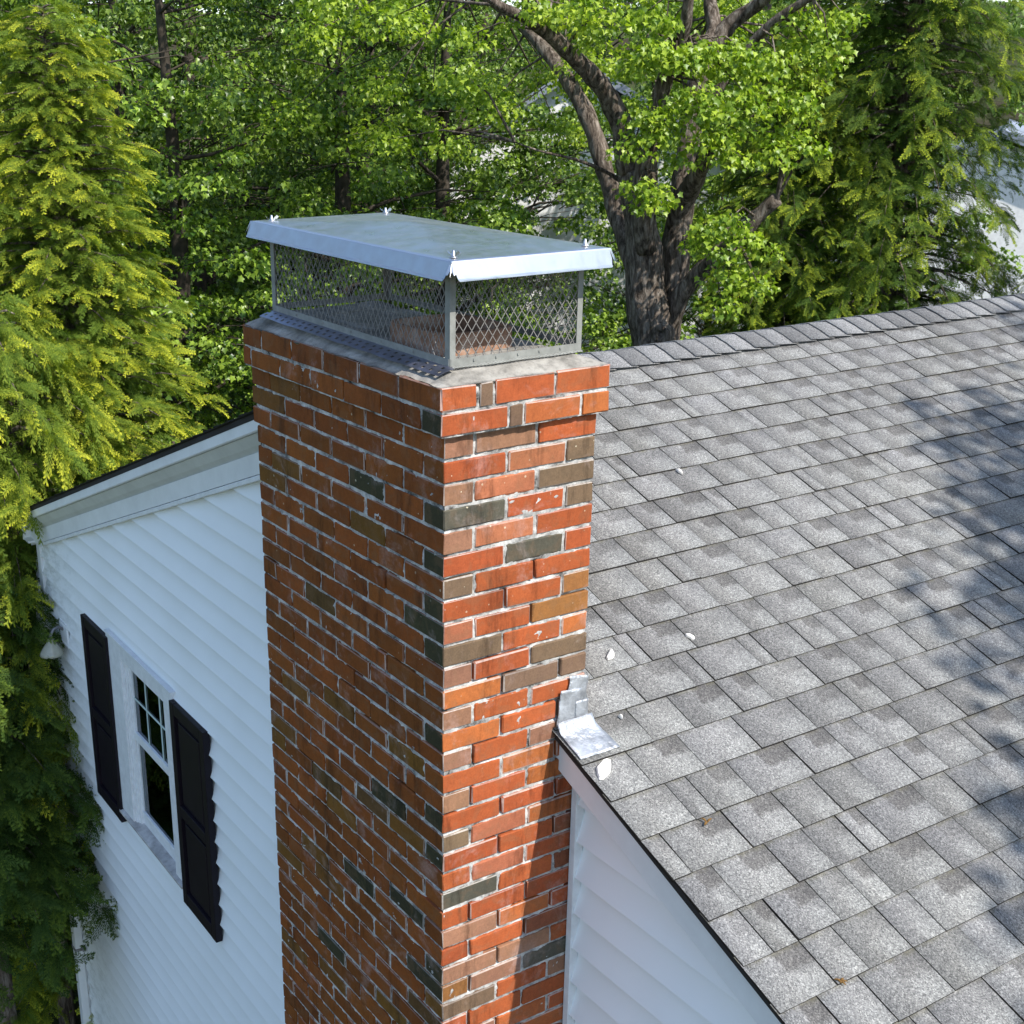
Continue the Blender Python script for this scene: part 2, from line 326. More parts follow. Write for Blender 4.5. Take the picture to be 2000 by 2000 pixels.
def shingles():
    V = []; F = []; col = []; uv = []
    def slab(P, y0, y1, sb, ex, h0, h1, c, r):
        b = len(V); st = max(.001, sb - ex - .035)
        for (s, h) in ((st, .001), (sb, -.001), (sb, h1), (st, h0)):
            V.append(P(s, y0, h)); V.append(P(s, y1, h))
        vt = 1.0; vv = [(0, 1.2), (1, 1.2), (0, 0), (1, 0), (0, 0), (1, 0), (0, 1.2), (1, 1.2)]
        for kk, k in enumerate(((6, 7, 5, 4), (4, 5, 3, 2), (0, 2, 3, 1), (0, 6, 4, 2), (1, 3, 5, 7))):
            F.append([b + i for i in k]); col.append((*c, 1) if kk == 0 else (.022, .020, .018, 1))
            uv.extend([(vv[i][0], vv[i][1], r) if kk == 0 else (0, .7, 0) for i in k])
    ex = .1477
    rnd = random.Random(11)
    for P, smax, off, full in ((PR, (EAVE_R - RX) / CR_, .109, True), (PL, (RX - EAVE_L) / CL_, .05, True)):
        k = 0
        while True:
            sb = off + k * ex + .012 * 0
            if sb > smax + .02: break
            y = YF - .004 + rnd.uniform(-.006, .004); y -= 0
            first = True
            yy = y + rnd.uniform(.06, .3); edges = [y]
            while yy < YB:
                edges.append(yy); yy += rnd.choice((.08, .14, .16, .18, .20, .22, .24, .17)) + rnd.uniform(-.02, .02)
            edges.append(YB)
            for a, b in zip(edges[:-1], edges[1:]):
                g = rnd.choice((.0012, .0016, .002, .003))
                t = rnd.uniform(-.03, .045)
                t *= .8; t *= 1.3; c = (.200 + t, .198 + t, .193 + t + rnd.uniform(0, .008))
                dz = rnd.uniform(-.0012, .0012)
                slab(P, a + g, b - g, sb + rnd.uniform(-.0015, .0015), ex, .004, .0100 + dz + (0.003 if rnd.random() < .35 else 0), c, rnd.random())
            k += 1
    me = npmesh('shingle_field', V, F, attrs={'col': ('FACE', 'FLOAT_COLOR', col), 'tabuv': ('CORNER', 'FLOAT_VECTOR', uv)})
    roof = link('roof', me, M['shingle'], house)
    # ridge caps
    V = []; F = []; col = []; uv = []; y = YB; i = 0; n = 9; pts = []
    prof = []
    for a in range(n):
        q = -1 + 2 * a / (n - 1); wdt = .158 * q
        # arc over the ridge
        x = wdt * (.925); z = -(SR if x > 0 else SL) * abs(x) - .010 * math.exp(-(q * 3) ** 2)
        prof.append((x, z))
    yy = YF - .012; caps = []
    while yy < YB: caps.append(yy); yy += .1285
    for j, y0 in enumerate(caps):
        r = rnd.random(); tcol = rnd.choice((.20, .23, .27, .30, .33, .30, .22)) + rnd.uniform(-.015, .015)
        tcol *= .86; c = (tcol, tcol * .99, tcol * .98); b = len(V); L = .165
        for (yv, h) in ((y0, .030 + rnd.uniform(-.002, .002)), (y0 + L, .019)):
            for lay in (0, -.005):
                for q, (x, z) in enumerate(prof):
                    V.append((RX + x, yv + .012 * (q / (n - 1) - .5) * 0, RZ + z + h + lay))
        for q in range(n - 1):
            F.append([b + q, b + q + 1, b + 2 * n + q + 1, b + 2 * n + q]); F.append([b + n + q, b + n + q + 1, b + q + 1, b + q])
            col += [(*c, 1), (*c, 1)]
            uv += [(.1, .1, 0)] * 8
    link('ridge_cap', npmesh('ridge_cap', V, F, attrs={'col': ('FACE', 'FLOAT_COLOR', col), 'tabuv': ('CORNER', 'FLOAT_VECTOR', uv)}), M['shingle'], roof)
    # decking under the shingles
    m = MB()
    for P, smax in ((PR, (EAVE_R - RX) / CR_), (PL, (RX - EAVE_L) / CL_)):
        a = [P(0, YF + .006, -.002), P(smax, YF + .006, -.002), P(smax, YB - .005, -.002), P(0, YB - .005, -.002)]
        b = [P(.0, YF + .006, -.026), P(smax, YF + .006, -.026), P(smax, YB - .005, -.026), P(0, YB - .005, -.026)]
        m.quad(a); m.quad(b[::-1]); m.quad([a[0], a[1], b[1], b[0]]); m.quad([a[1], a[2], b[2], b[1]])
    m.build('roof_deck', M['felt'], roof)
    return roof
roof = shingles()

# ------------------------------------------------------------------ gable wall, trims
WX0, WX1 = -5.97, 2.36        # gable wall ends
YW = 0.52
WINX0, WINX1, WINZ0, WINZ1 = -4.56, -3.48, -3.695, -2.425
LAP = 0.1337; LAPOFF = -1.391
def trimz(x): return zr(x) - (.275 if x < RX else .20)
def siding():
    V = []; F = []; F2 = []
    prof = [(0, .024), (.0035, .0305)] + [(.0035 + (LAP - .0035) * t, -.001 + .0335 * (1 - t) ** 1.5 - (.011 if t == 1 else .003 if t > .85 else 0)) for t in (0, .08, .18, .3, .45, .62, .76, .88, 1.0)]
    k0 = math.ceil((GZ + .25 - LAPOFF) / LAP); k1 = int((-.3 - LAPOFF) / LAP)
    for k in range(k0, k1):
        zb = LAPOFF + k * LAP
        def span(z):   # clip to the rakes
            xl = RX + (z + .255 - RZ) / SL; xr_ = RX - (z + .16 - RZ) / SR
            return max(WX0, xl), min(WX1, xr_)
        segs = []
        for part in (0, 1):
            rows = []
            for dz, dy in prof:
                z = zb + dz; a, b = span(z)
                if b - a < .02: rows = None; break
                wi = WINZ0 - .02 < zb + LAP * .5 < WINZ1 + .02
                if wi:
                    if part == 0: b = WINX0 + .01
                    else: a = WINX1 - .01
                elif part == 1: rows = None; break
                rows.append((a, b, z, dy))
            if not rows: continue
            b0 = len(V)
            a, b, z, dy = rows[0]; V.append((a, YW, z)); V.append((b, YW, z))
            for a, b, z, dy in rows: V.append((a, YW - dy, z)); V.append((b, YW - dy, z))
            for i in range(len(rows)):
                if i == 2: continue
                (F if i < 2 else F2).append([b0 + 2 * i, b0 + 2 * i + 1, b0 + 2 * i + 3, b0 + 2 * i + 2])
    me = npmesh('gable_siding', V, F + F2); me.polygons.foreach_set('use_smooth', [False] * len(F) + [True] * len(F2)); link('gable_siding', me, M['siding'], house)
    m = MB()      # solid wall body behind the siding and other three walls
    bd = [(WX0 + .01, GZ), (WINX0, GZ), (WINX0, WINZ1)]
    y = YW + .016
    def wz(x): return zr(x) - .06
    m.quad([(WX0, y, GZ), (WINX0 + .03, y, GZ), (WINX0 + .03, y, wz(WINX0)), (WX0, y, wz(WX0))])
    m.quad([(WINX1 - .03, y, GZ), (WX1, y, GZ), (WX1, y, wz(WX1)), (RX, y, wz(RX)), (WINX1 - .03, y, wz(WINX1))])
    m.quad([(WINX0 + .03, y, GZ), (WINX1 - .03, y, GZ), (WINX1 - .03, y, WINZ0 + .03), (WINX0 + .03, y, WINZ0 + .03)])
    m.quad([(WINX0 + .03, y, WINZ1 - .03), (WINX1 - .03, y, WINZ1 - .03), (WINX1 - .03, y, wz(WINX1)), (WINX0 + .03, y, wz(WINX0))])
    m.quad([(WX0, YB - .3, GZ), (WX0, y, GZ), (WX0, y, wz(WX0)), (WX0, YB - .3, wz(WX0))])
    m.quad([(WX1, y, GZ), (WX1, YB - .3, GZ), (WX1, YB - .3, wz(WX1)), (WX1, y, wz(WX1))])
    m.quad([(WX1, YB - .3, GZ), (WX0, YB - .3, GZ), (WX0, YB - .3, wz(WX0)), (RX, YB - .3, wz(RX)), (WX1, YB - .3, wz(WX1))])
    m.build('wall', M['trim'], house)
siding()

def rake_piece(name, mat, sect, xa, xb, parent=house):
    """sect: (y, drop below the roof line) outline, extruded along the rake from xa to xb"""
    m = MB(); n = len(sect)
    for x in (xa, xb):
        for y, dz in sect: m.v.append((x, y, zr(x) - dz))
    for i in range(n):
        j = (i + 1) % n; m.f.append((i, j, n + j, n + i)); m.sm.append(False)
    m.f.append(tuple(range(n))[::-1]); m.sm.append(False); m.f.append(tuple(range(n, 2 * n))); m.sm.append(False)
    return m.build(name, mat, parent)
for xa, xb, side in ((EAVE_L + .02, RX, 'l'), (RX, EAVE_R - .02, 'r')):
    if side == 'l':
        rake_piece('rake_fascia', M['trim'], [(.418, .028), (.414, .030), (.412, .078), (.418, .084), (.50, .084), (.50, .028)], xa, xb)
        rake_piece('rake_moulding', M['crownmold'], [(.430, .086), (.438, .10), (.462, .135), (.484, .160), (.502, .162), (.502, .086)], xa, xb)
        rake_piece('frieze_board', M['trim'], [(.476, .163), (.476, .262), (.515, .262), (.515, .163)], xa, xb)
        rake_piece('rake_trim_strip', M['frame'], [(.478, .265), (.474, .268), (.474, .288), (.486, .290), (.516, .288), (.516, .265)], xa + .2, xb)
    else:
        rake_piece('rake_fascia', M['trim'], [(.432, .028), (.430, .030), (.430, .140), (.436, .143), (.50, .143), (.50, .028)], xa, xb)
        rake_piece('rake_trim_strip', M['frame'], [(.470, .145), (.466, .148), (.470, .186), (.482, .190), (.516, .190), (.516, .145)], xa, xb)
# joint lines of the strips, corner boards against the chimney, soffit returns
m = MB(); m.box((.004, .482, GZ), (.030, .515, zr(.02) - .15)); m.build('siding_channel', M['frame'], house, bevel=.002)
m = MB(); m.box((-1.20, .482, GZ), (-1.172, .515, zr(-1.2) - .15)); m.build('siding_channel', M['frame'], house)
m = MB(); m.box((WX0 - .02, .486, GZ), (WX0 + .06, .56, zr(WX0) - .12)); m.build('corner_board', M['trim'], house, bevel=.004)
m = MB(); m.box((WX1 - .07, .495, GZ), (WX1 + .02, .56, zr(WX1) - .12)); m.build('corner_board', M['trim'], house)
# eaves: fascia, soffit, gutter
for s, ex_, wx in ((-1, EAVE_L, WX0), (1, EAVE_R, WX1)):
    ze = zr(ex_)
    m = MB(); m.box((min(ex_, wx), .43, ze - .20), (max(ex_, wx), YB - .05, ze - .185)); m.build('soffit', M['trim'], house)
    m = MB(); m.box((ex_ - .01 + (0.02 if s < 0 else -.02), .425, ze - .20), (ex_ + .01 + (.02 if s < 0 else -.02), YB - .05, ze - .03)); m.build('eave_fascia', M['trim'], house)
    m = MB(); gx = ex_ + s * .002
    pr = [(0, 0), (0, -.11), (s * .03, -.125), (s * .09, -.12), (s * .12, -.07), (s * .125, 0), (s * .12, 0), (s * .113, -.066), (s * .086, -.112), (s * .03, -.117), (s * .006, -.105), (s * .006, 0)]
    n = len(pr)
    for y in (YF + .16, YB - .02):
        for x, z in pr: m.v.append((gx + x, y, ze - .035 + z))
    for i in range(n):
        j = (i + 1) % n; m.f.append((i, j, n + j, n + i)); m.sm.append(False)
    m.f.append(tuple(range(n))); m.sm.append(False); m.f.append(tuple(range(n, 2 * n))[::-1]); m.sm.append(False)
    gut = m.build('gutter', M['trim'], house)
# downspout in two lengths with its straps
def downspout():
    m = MB(); x0, x1, y0, y1 = -6.035, -5.955, .425, .488
    def ring(cx, cy, z):
        cx += .08
        return [(cx - .04, cy - .032, z), (cx + .04, cy - .032, z), (cx + .04, cy + .032, z), (cx - .04, cy + .032, z)]
    path = [(-6.40, .62, -2.27), (-6.40, .62, -2.36), (-6.10, .50, -2.62), (-6.0, .455, -2.72), (-6.0, .455, -3.02), (-6.0, .455, GZ + .3), (-6.0, .33, GZ + .12)]
    for q, p in enumerate(path): m.v += ring(*p)
    for i in range(len(path) - 1):
        for k in range(4):
            a = i * 4 + k; b = i * 4 + (k + 1) % 4; m.f.append((a, b, b + 4, a + 4)); m.sm.append(False)
    d = m.build('downspout', M['trim'], house, bevel=.006)
    for z in (-3.18, -4.7, -5.62, -6.7):
        s = MB(); s.box((-5.965, .418, z), (-5.87, .492, z + .022)); s.box((-5.87, .47, z), (-5.85, .495, z + .022)); s.build('strap', M['iron'], d)
downspout()

# wall lamp: gooseneck barn light
def lamp():
    m = MB(); m.box((-5.62, .490, -2.88), (-5.46, .506, -2.70)); root = m.build('wall_lamp', M['frame'], house, bevel=.004)
    a = MB(); pts = [(-5.54, .49, -2.76), (-5.54, .46, -2.735), (-5.54, .425, -2.74), (-5.54, .40, -2.78), (-5.54, .395, -2.83)]
    a.tube(pts, [.010] * 5, 8); a.build('lamp_arm', M['iron'], root)
    s = MB(); s.lathe((-5.54, .395, -2.84), [(.02, .03), (.03, .0), (.05, -.025), (.075, -.065), (.085, -.085), (.083, -.085), (.07, -.06), (.03, -.01)], 24); s.build('lamp_shade', M['lampglass'], root)
    b = MB(); b.lathe((-5.54, .395, -2.88), [(.0, .03), (.018, .02), (.028, -.01), (.024, -.035), (.0, -.05)], 14); b.build('bulb', M['curtain'], root)
lamp()

# ------------------------------------------------------------------ window with shutters
def window():
    X0, X1, Z0, Z1 = WINX0, WINX1, WINZ0, WINZ1
    yf = .476; jx = -4.318
    m = MB()
    m.box((X0, yf, Z0 + .03), (jx, .60, Z1)); m.box((-3.615, yf, Z0 + .03), (X1, .60, Z1))
    m.box((jx + .0003, yf + .001, Z1 - .100), (-3.6153, .60, Z1 - .0005))
    m.box((jx + .0003, .488, Z0 + .03), (jx + .022, .60, Z1 - .1005)); m.box((jx + .0225, .497, Z0 + .03), (jx + .040, .60, Z1 - .1008)); m.box((jx + .0405, .505, Z0 + .03), (jx + .056, .60, Z1 - .101))
    m.box((-3.640, .500, Z0 + .03), (-3.6155, .60, Z1 - .101))
    m.box((X0 - .006, .468, Z1 + .0005), (X1 + .006, .50, Z1 + .016))
    win = m.build('window', M['frame'], house, bevel=.002)
    gx0, gx1 = jx + .0565, -3.6405
    zt, zm0, zm1, zb = Z1 - .1015, -3.055, -2.998, -3.565
    s = MB(); f = .020
    s.box((gx0, .514, zm1), (gx0 + f, .540, zt)); s.box((gx1 - f, .514, zm1), (gx1, .540, zt)); s.box((gx0 + f, .514, zt - f), (gx1 - f, .540, zt - .0005)); s.box((gx0, .508, zm0), (gx1, .544, zm1 - .0005))
    us = s.build('upper_sash', M['frame'], win, bevel=.002)
    s = MB(); s.box((gx0, .520, zb), (gx0 + f, .542, zm0 - .001)); s.box((gx1 - f, .520, zb), (gx1, .542, zm0 - .001)); s.box((gx0 + f, .520, zm0 - .018), (gx1 - f, .542, zm0 - .0015)); s.box((gx0, .516, zb - .045), (gx1, .542, zb - .0005))
    s.build('lower_sash', M['frame'], win, bevel=.002)
    g = MB()
    for x in (-4.03, -3.80): g.box((x - .007, .5185, zm1 + .001), (x + .007, .5225, zt - f))
    zc = -2.765; g.box((gx0 + f, .519, zc - .007), (gx1 - f, .522, zc + .007)); g.build('grille', M['grille'], win)
    g = MB()
    for x in (-4.03, -3.80): g.box((x - .006, .560, zb), (x + .006, .566, zm0 - .02))
    g.box((gx0 + f, .5605, -3.31), (gx1 - f, .5655, -3.296)); g.build('grille', M['grille'], win)
    p = MB(); p.box((gx0 + f, .525, zm1), (gx1 - f, .528, zt - f)); p.build('pane', M['glass'], win)
    p = MB(); p.box((gx0 + f, .530, zb), (gx1 - f, .533, zm0 - .0185)); p.build('pane', M['glass'], win)
    b = MB()
    for i in range(24): z = zm0 + i * .023; b.box((gx0 + .18, .60, z), (gx1 - .005, .605, z + .013))
    b.build('blind', M['blind'], win)
    c = MB(); c.box((gx0 - .01, .60, zm0 - .02), (gx0 + .15, .604, zt)); c.build('curtain', M['curtain'], win)
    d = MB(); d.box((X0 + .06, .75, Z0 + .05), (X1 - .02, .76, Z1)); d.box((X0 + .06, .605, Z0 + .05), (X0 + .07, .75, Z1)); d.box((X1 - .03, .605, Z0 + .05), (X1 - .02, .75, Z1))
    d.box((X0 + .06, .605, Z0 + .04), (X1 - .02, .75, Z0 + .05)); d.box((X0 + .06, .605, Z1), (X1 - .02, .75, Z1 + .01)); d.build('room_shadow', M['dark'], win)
    m2 = MB(); m2.box((gx0 - .02, .522, Z0 + .030), (gx1, .56, zb - .0455)); m2.build('bottom_rail', M['frame'], win, bevel=.002)
    sl = MB(); x0, x1 = X0 + .02, X1 - .01
    sl.v += [(x0, .456, Z0), (x1, .456, Z0), (x1, .456, Z0 + .018), (x0, .456, Z0 + .018), (x0, .5335, Z0 + .040), (x1, .5335, Z0 + .036), (x0, .5335, Z0), (x1, .5335, Z0)]
    for q in ((0, 1, 2, 3), (3, 2, 5, 4), (4, 5, 7, 6), (0, 3, 4, 6), (1, 7, 5, 2), (0, 6, 7, 1)): sl.f.append(q); sl.sm.append(False)
    sl.build('sill', M['sill'], win, bevel=.002)
    # shutters: framed two panel, raised off the wall
    for x0, x1, in ((-4.995, -4.522), (-3.478, -3.005)):
        s = MB(); a, bz = -3.772, -2.452; yb, yt = .500, .458
        st = .058; md = (a + bz) / 2 - .02
        s.box((x0, yt, a), (x0 + st, yb, bz)); s.box((x1 - st, yt, a), (x1, yb, bz))
        s.box((x0 + st + .0003, yt + .001, bz - .07), (x1 - st - .0003, yb, bz - .0005)); s.box((x0 + st + .0003, yt + .001, a + .0005), (x1 - st - .0003, yb, a + .085)); s.box((x0 + st + .0003, yt + .001, md - .035), (x1 - st - .0003, yb, md + .035))
        sh = s.build('shutter', M['shutter'], house, bevel=.003)
        for za, zb_ in ((a + .086, md - .036), (md + .036, bz - .071)):
            p = MB(); p.box((x0 + st + .001, yt + .022, za), (x1 - st - .001, yb - .002, zb_)); p.box((x0 + st + .035, yt + .010, za + .035), (x1 - st - .035, yt + .0215, zb_ - .035)); p.build('shutter_panel', M['shutter'], sh, bevel=.004)
window()

# ------------------------------------------------------------------ chimney
W, D, CH = 1.1635, 0.520, 0.0677
chim = empty('chimney', (-W / 2, D / 2, GZ), label='red brick chimney rising against the white gable end', cat='chimney')
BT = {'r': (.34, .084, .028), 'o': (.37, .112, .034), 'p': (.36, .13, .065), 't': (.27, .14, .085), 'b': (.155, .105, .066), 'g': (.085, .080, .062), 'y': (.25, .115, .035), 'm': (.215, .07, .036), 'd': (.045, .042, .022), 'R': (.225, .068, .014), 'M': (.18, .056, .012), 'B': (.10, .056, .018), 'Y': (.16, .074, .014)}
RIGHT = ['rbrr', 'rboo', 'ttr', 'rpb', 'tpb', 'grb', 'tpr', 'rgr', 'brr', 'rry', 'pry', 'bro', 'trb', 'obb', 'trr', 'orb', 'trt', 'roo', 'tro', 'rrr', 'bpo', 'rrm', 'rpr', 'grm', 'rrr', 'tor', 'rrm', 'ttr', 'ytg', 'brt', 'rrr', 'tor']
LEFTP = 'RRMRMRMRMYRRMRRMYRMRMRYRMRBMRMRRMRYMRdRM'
def brick_stack():
    V = []; F4 = []; F3 = []; C4 = []; C3 = []
    rnd = random.Random(5)
    cch = .0028
    def brick(x0, x1, y0, y1, z0, z1, cf):
        """cf: dict face-> colour ('x+','y-', else)"""
        b = len(V); idx = {}
        cx, cy, cz = (x0 + x1) / 2, (y0 + y1) / 2, (z0 + z1) / 2; hx, hy, hz = (x1 - x0) / 2, (y1 - y0) / 2, (z1 - z0) / 2
        rz = rnd.uniform(-.003, .003); rx = rnd.uniform(-.009, .009); ca, sa = math.cos(rz), math.sin(rz)
        ox, oy, oz = rnd.uniform(-.001, .001), rnd.uniform(-.001, .001), rnd.uniform(-.0012, .0012)
        if rnd.random() < .06: ox += .002; oy -= .002
        h = (hx, hy, hz); cc = cch * rnd.uniform(.6, 1.5)
        for ax in range(3):
            for sx in (-1, 1):
                for sy in (-1, 1):
                    for sz in (-1, 1):
                        s = (sx, sy, sz); p = [s[i] * (h[i] - (0 if i == ax else cc)) + rnd.uniform(-.0013, .0013) for i in range(3)]
                        x, y, z = p; x, y = ca * x - sa * y, sa * x + ca * y
                        z += rx * (x + y) * .6
                        idx[(ax, s)] = len(V); V.append((cx + x + ox, cy + y + oy, cz + z + oz))
        lime = rnd.random() < .5
        def fc(q, n, c):
            P = [Vector(V[i]) for i in q]; nn = (P[1] - P[0]).cross(P[2] - P[0])
            if nn.dot(Vector(n)) < 0: q = q[::-1]
            (F4 if len(q) == 4 else F3).append(q); (C4 if len(q) == 4 else C3).append((*c, 1))
        dflt = cf.get('*')
        for ax in range(3):
            for s in (-1, 1):
                o = [i for i in range(3) if i != ax]; q = []
                for a, bb in ((-1, -1), (1, -1), (1, 1), (-1, 1)):
                    t = [0, 0, 0]; t[ax] = s; t[o[0]] = a; t[o[1]] = bb; q.append(idx[(ax, tuple(t))])
                n = [0, 0, 0]; n[ax] = s
                key = {(0, 1): 'x+', (1, -1): 'y-'}.get((ax, s), '*')
                fc(q, n, cf.get(key, dflt))
        for a1, a2 in ((0, 1), (0, 2), (1, 2)):
            o = 3 - a1 - a2
            for s1 in (-1, 1):
                for s2 in (-1, 1):
                    q = []
                    for ax, so in ((a1, -1), (a1, 1), (a2, 1), (a2, -1)):
                        t = [0, 0, 0]; t[a1] = s1; t[a2] = s2; t[o] = so; q.append(idx[(ax, tuple(t))])
                    n = [0, 0, 0]; n[a1] = s1; n[a2] = s2
                    key = 'x+' if (a1 == 0 and s1 == 1) else ('y-' if (a1 == 1 and s1 == -1) or (a2 == 1 and s2 == -1) else '*')
                    c = cf.get(key, dflt)
                    if lime and key == 'x+' and rnd.random() < .8: c = tuple(.5 * a + .5 * l for a, l in zip(c, (.56, .54, .51)))
                    elif lime: c = tuple(.75 * a + .25 * l for a, l in zip(c, (.45, .45, .45)))
                    fc(q, n, c)
        for sx in (-1, 1):
            for sy in (-1, 1):
                for sz in (-1, 1): fc([idx[(a, (sx, sy, sz))] for a in range(3)], (sx, sy, sz), dflt)
    def jit(c, a=.12):
        k = 1 + rnd.uniform(-a, a); return (c[0] * k, c[1] * k * (1 + rnd.uniform(-.06, .06)), c[2] * k)
    nC = int(-GZ / CH) + 1; TH = .098; J = .0098
    for k in range(nC):
        zt = -k * CH - J * .55 + (.006 if k == 0 else 0); zb = -(k + 1) * CH + J * .45
        xl, xr_, yf, yb = -W, 0.0, 0.0, D
        if k < 2: xl -= .030; xr_ += .024; yf -= .024; yb += .024
        elif k < 5: xl -= .026
        odd = (k % 2 == 0)       # k=0 : header end shown first on the +X face
        Lx, Ly = xr_ - xl, yb - yf
        rc = RIGHT[k] if k < len(RIGHT) else ''.join(rnd.choice('rrrotpbrm') for _ in range(4))
        # +X face run (from front corner to back)
        if k == 0: cuts = [0, .118, .168, .168 + .205, Ly]
        elif k == 1: cuts = [0, .222, .268, .47, Ly]
        elif odd: cuts = [0, .102, .102 + .209, Ly]
        else: cuts = [0, .209, .418, Ly]
        cuts = [c_ + (rnd.uniform(-.004, .004) if 0 < i < len(cuts) - 1 else 0) for i, c_ in enumerate(cuts)]
        # -Y face run from the K corner leftwards
        if k == 0: run = [.215] * 5
        elif odd: run = [.2115] * 5
        else: run = [.104] + [.2115] * 5
        lx = [0]
        for r_ in run:
            if lx[-1] + r_ < Lx - .05: lx.append(lx[-1] + r_ + rnd.uniform(-.003, .003))
        lx.append(Lx)
        if len(lx) > 2 and lx[-1] - lx[-2] < .045: lx.pop(-2)
        nseg = len(cuts) - 1
        for i in range(nseg):
            a, b = cuts[i], cuts[i + 1]
            cR = jit(BT[rc[min(i, len(rc) - 1)]])
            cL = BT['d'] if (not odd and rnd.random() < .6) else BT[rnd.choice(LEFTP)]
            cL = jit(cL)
            if i == 0:
                x0 = xr_ - lx[1] + J / 2       # corner brick spans both faces
                wdt = min(x0, xr_ - TH) if odd else xr_ - lx[1] + J / 2
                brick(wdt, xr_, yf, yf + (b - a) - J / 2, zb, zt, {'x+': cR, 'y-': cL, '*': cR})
            else:
                e = yb if i == nseg - 1 else yf + b - J / 2
                brick(xr_ - TH, xr_, yf + a + J / 2, e, zb, zt, {'*': cR})
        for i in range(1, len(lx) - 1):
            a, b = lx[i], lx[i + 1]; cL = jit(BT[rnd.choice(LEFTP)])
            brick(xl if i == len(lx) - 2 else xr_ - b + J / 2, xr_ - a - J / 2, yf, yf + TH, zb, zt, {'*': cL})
        # far two faces
        y = yf + TH + J; yy = [y]
        while yy[-1] + .21 < yb: yy.append(yy[-1] + .21)
        if yb - yy[-1] < .05: yy.pop()
        yy.append(yb + J)
        for a, b in zip(yy[:-1], yy[1:]): brick(xl, xl + TH, a, b - J, zb, zt, {'*': jit(BT[rnd.choice('rmrbt')])})
        x = xl + TH + J
        while x < xr_ - TH - J - .03:
            e = min(x + .2, xr_ - TH - J); brick(x, e, yb - TH, yb, zb, zt, {'*': jit(BT[rnd.choice('rmrbt')])}); x = e + J
    V = np.array(V); me = bpy.data.meshes.new('brick_stack')
    faces = F4 + F3; cols = C4 + C3
    me.from_pydata([tuple(v) for v in V], [], faces)
    at = me.attributes.new('col', 'FLOAT_COLOR', 'FACE'); at.data.foreach_set('color', np.array(cols, np.float32).ravel()); me.update()
    link('brick_stack', me, M['brick'], chim)
brick_stack()

def mortar_core():
    V = []; F = []
    rnd = random.Random(3)
    deep = {}
    def depth(u, z, face, seed):
        k = int(math.floor(-z / CH))
        n = noise.noise(Vector((u * 30 + seed, z * 34, seed))) ; n2 = noise.noise(Vector((u * 95, z * 95 + seed, 4)))
        d = .0046 + .0050 * n + .0030 * n2
        cell = (face, k, int(u / .105 + (.5 if k % 2 else 0)))
        if cell not in deep: deep[cell] = rnd.random()
        if deep[cell] < (.16 if face == 'x' else .05) and k > 6: d += .011
        if face == 'x' and k > 7 and .10 < ((-z / CH) % 1.0) < .97:
            for ci, cu in enumerate((.102, .311) if k % 2 == 0 else (.209, .418)):
                key = ('h', k, ci)
                if key not in deep: deep[key] = rnd.random()
                if abs(u - cu) < .0085 and deep[key] < .42: d += .020
        return d
    def sheet(face, u0, u1, z0, z1, du, dz, base):
        nu = int((u1 - u0) / du); nz = int((z1 - z0) / dz); b = len(V)
        for j in range(nz + 1):
            z = z0 + (z1 - z0) * j / nz
            for i in range(nu + 1):
                u = u0 + (u1 - u0) * i / nu; d = depth(u, z, face, 1.3)
                edge = min(u - u0, u1 - u); 
                if face == 'x': V.append((base - d, u, z))
                else: V.append((u, base + d, z))
        for j in range(nz):
            for i in range(nu):
                a = b + j * (nu + 1) + i; q = [a, a + 1, a + nu + 2, a + nu + 1]
                F.append(q)
    zc = -2 * CH
    sheet('x', .0045, D - .005, -2.45, zc, .0062, .0058, 0.0); sheet('x', -.0195, D + .019, zc, -.006, .0062, .0058, .024)
    sheet('y', -W + .005, -.0045, -3.1, zc, .0072, .0062, 0.0); sheet('y', -W - .025, .0195, zc, -.006, .0072, .0062, -.024)
    m = MB(); m.box((-W + .012, .012, GZ - .1), (-.014, D - .008, -.01)); m.box((-W - .016, .010, -5 * CH), (-W + .02, D - .008, -.008)); m.box((-W - .018, -.010, -2 * CH - .001), (.009, D + .015, -.007))
    b = len(V); V.extend(m.v); F.extend([[b + i for i in f] for f in m.f])
    me = bpy.data.meshes.new('mortar'); me.from_pydata(V, [], F); me.polygons.foreach_set('use_smooth', [True] * (len(F) - 18) + [False] * 18); me.update()
    link('mortar', me, M['mortar'], chim)
mortar_core()

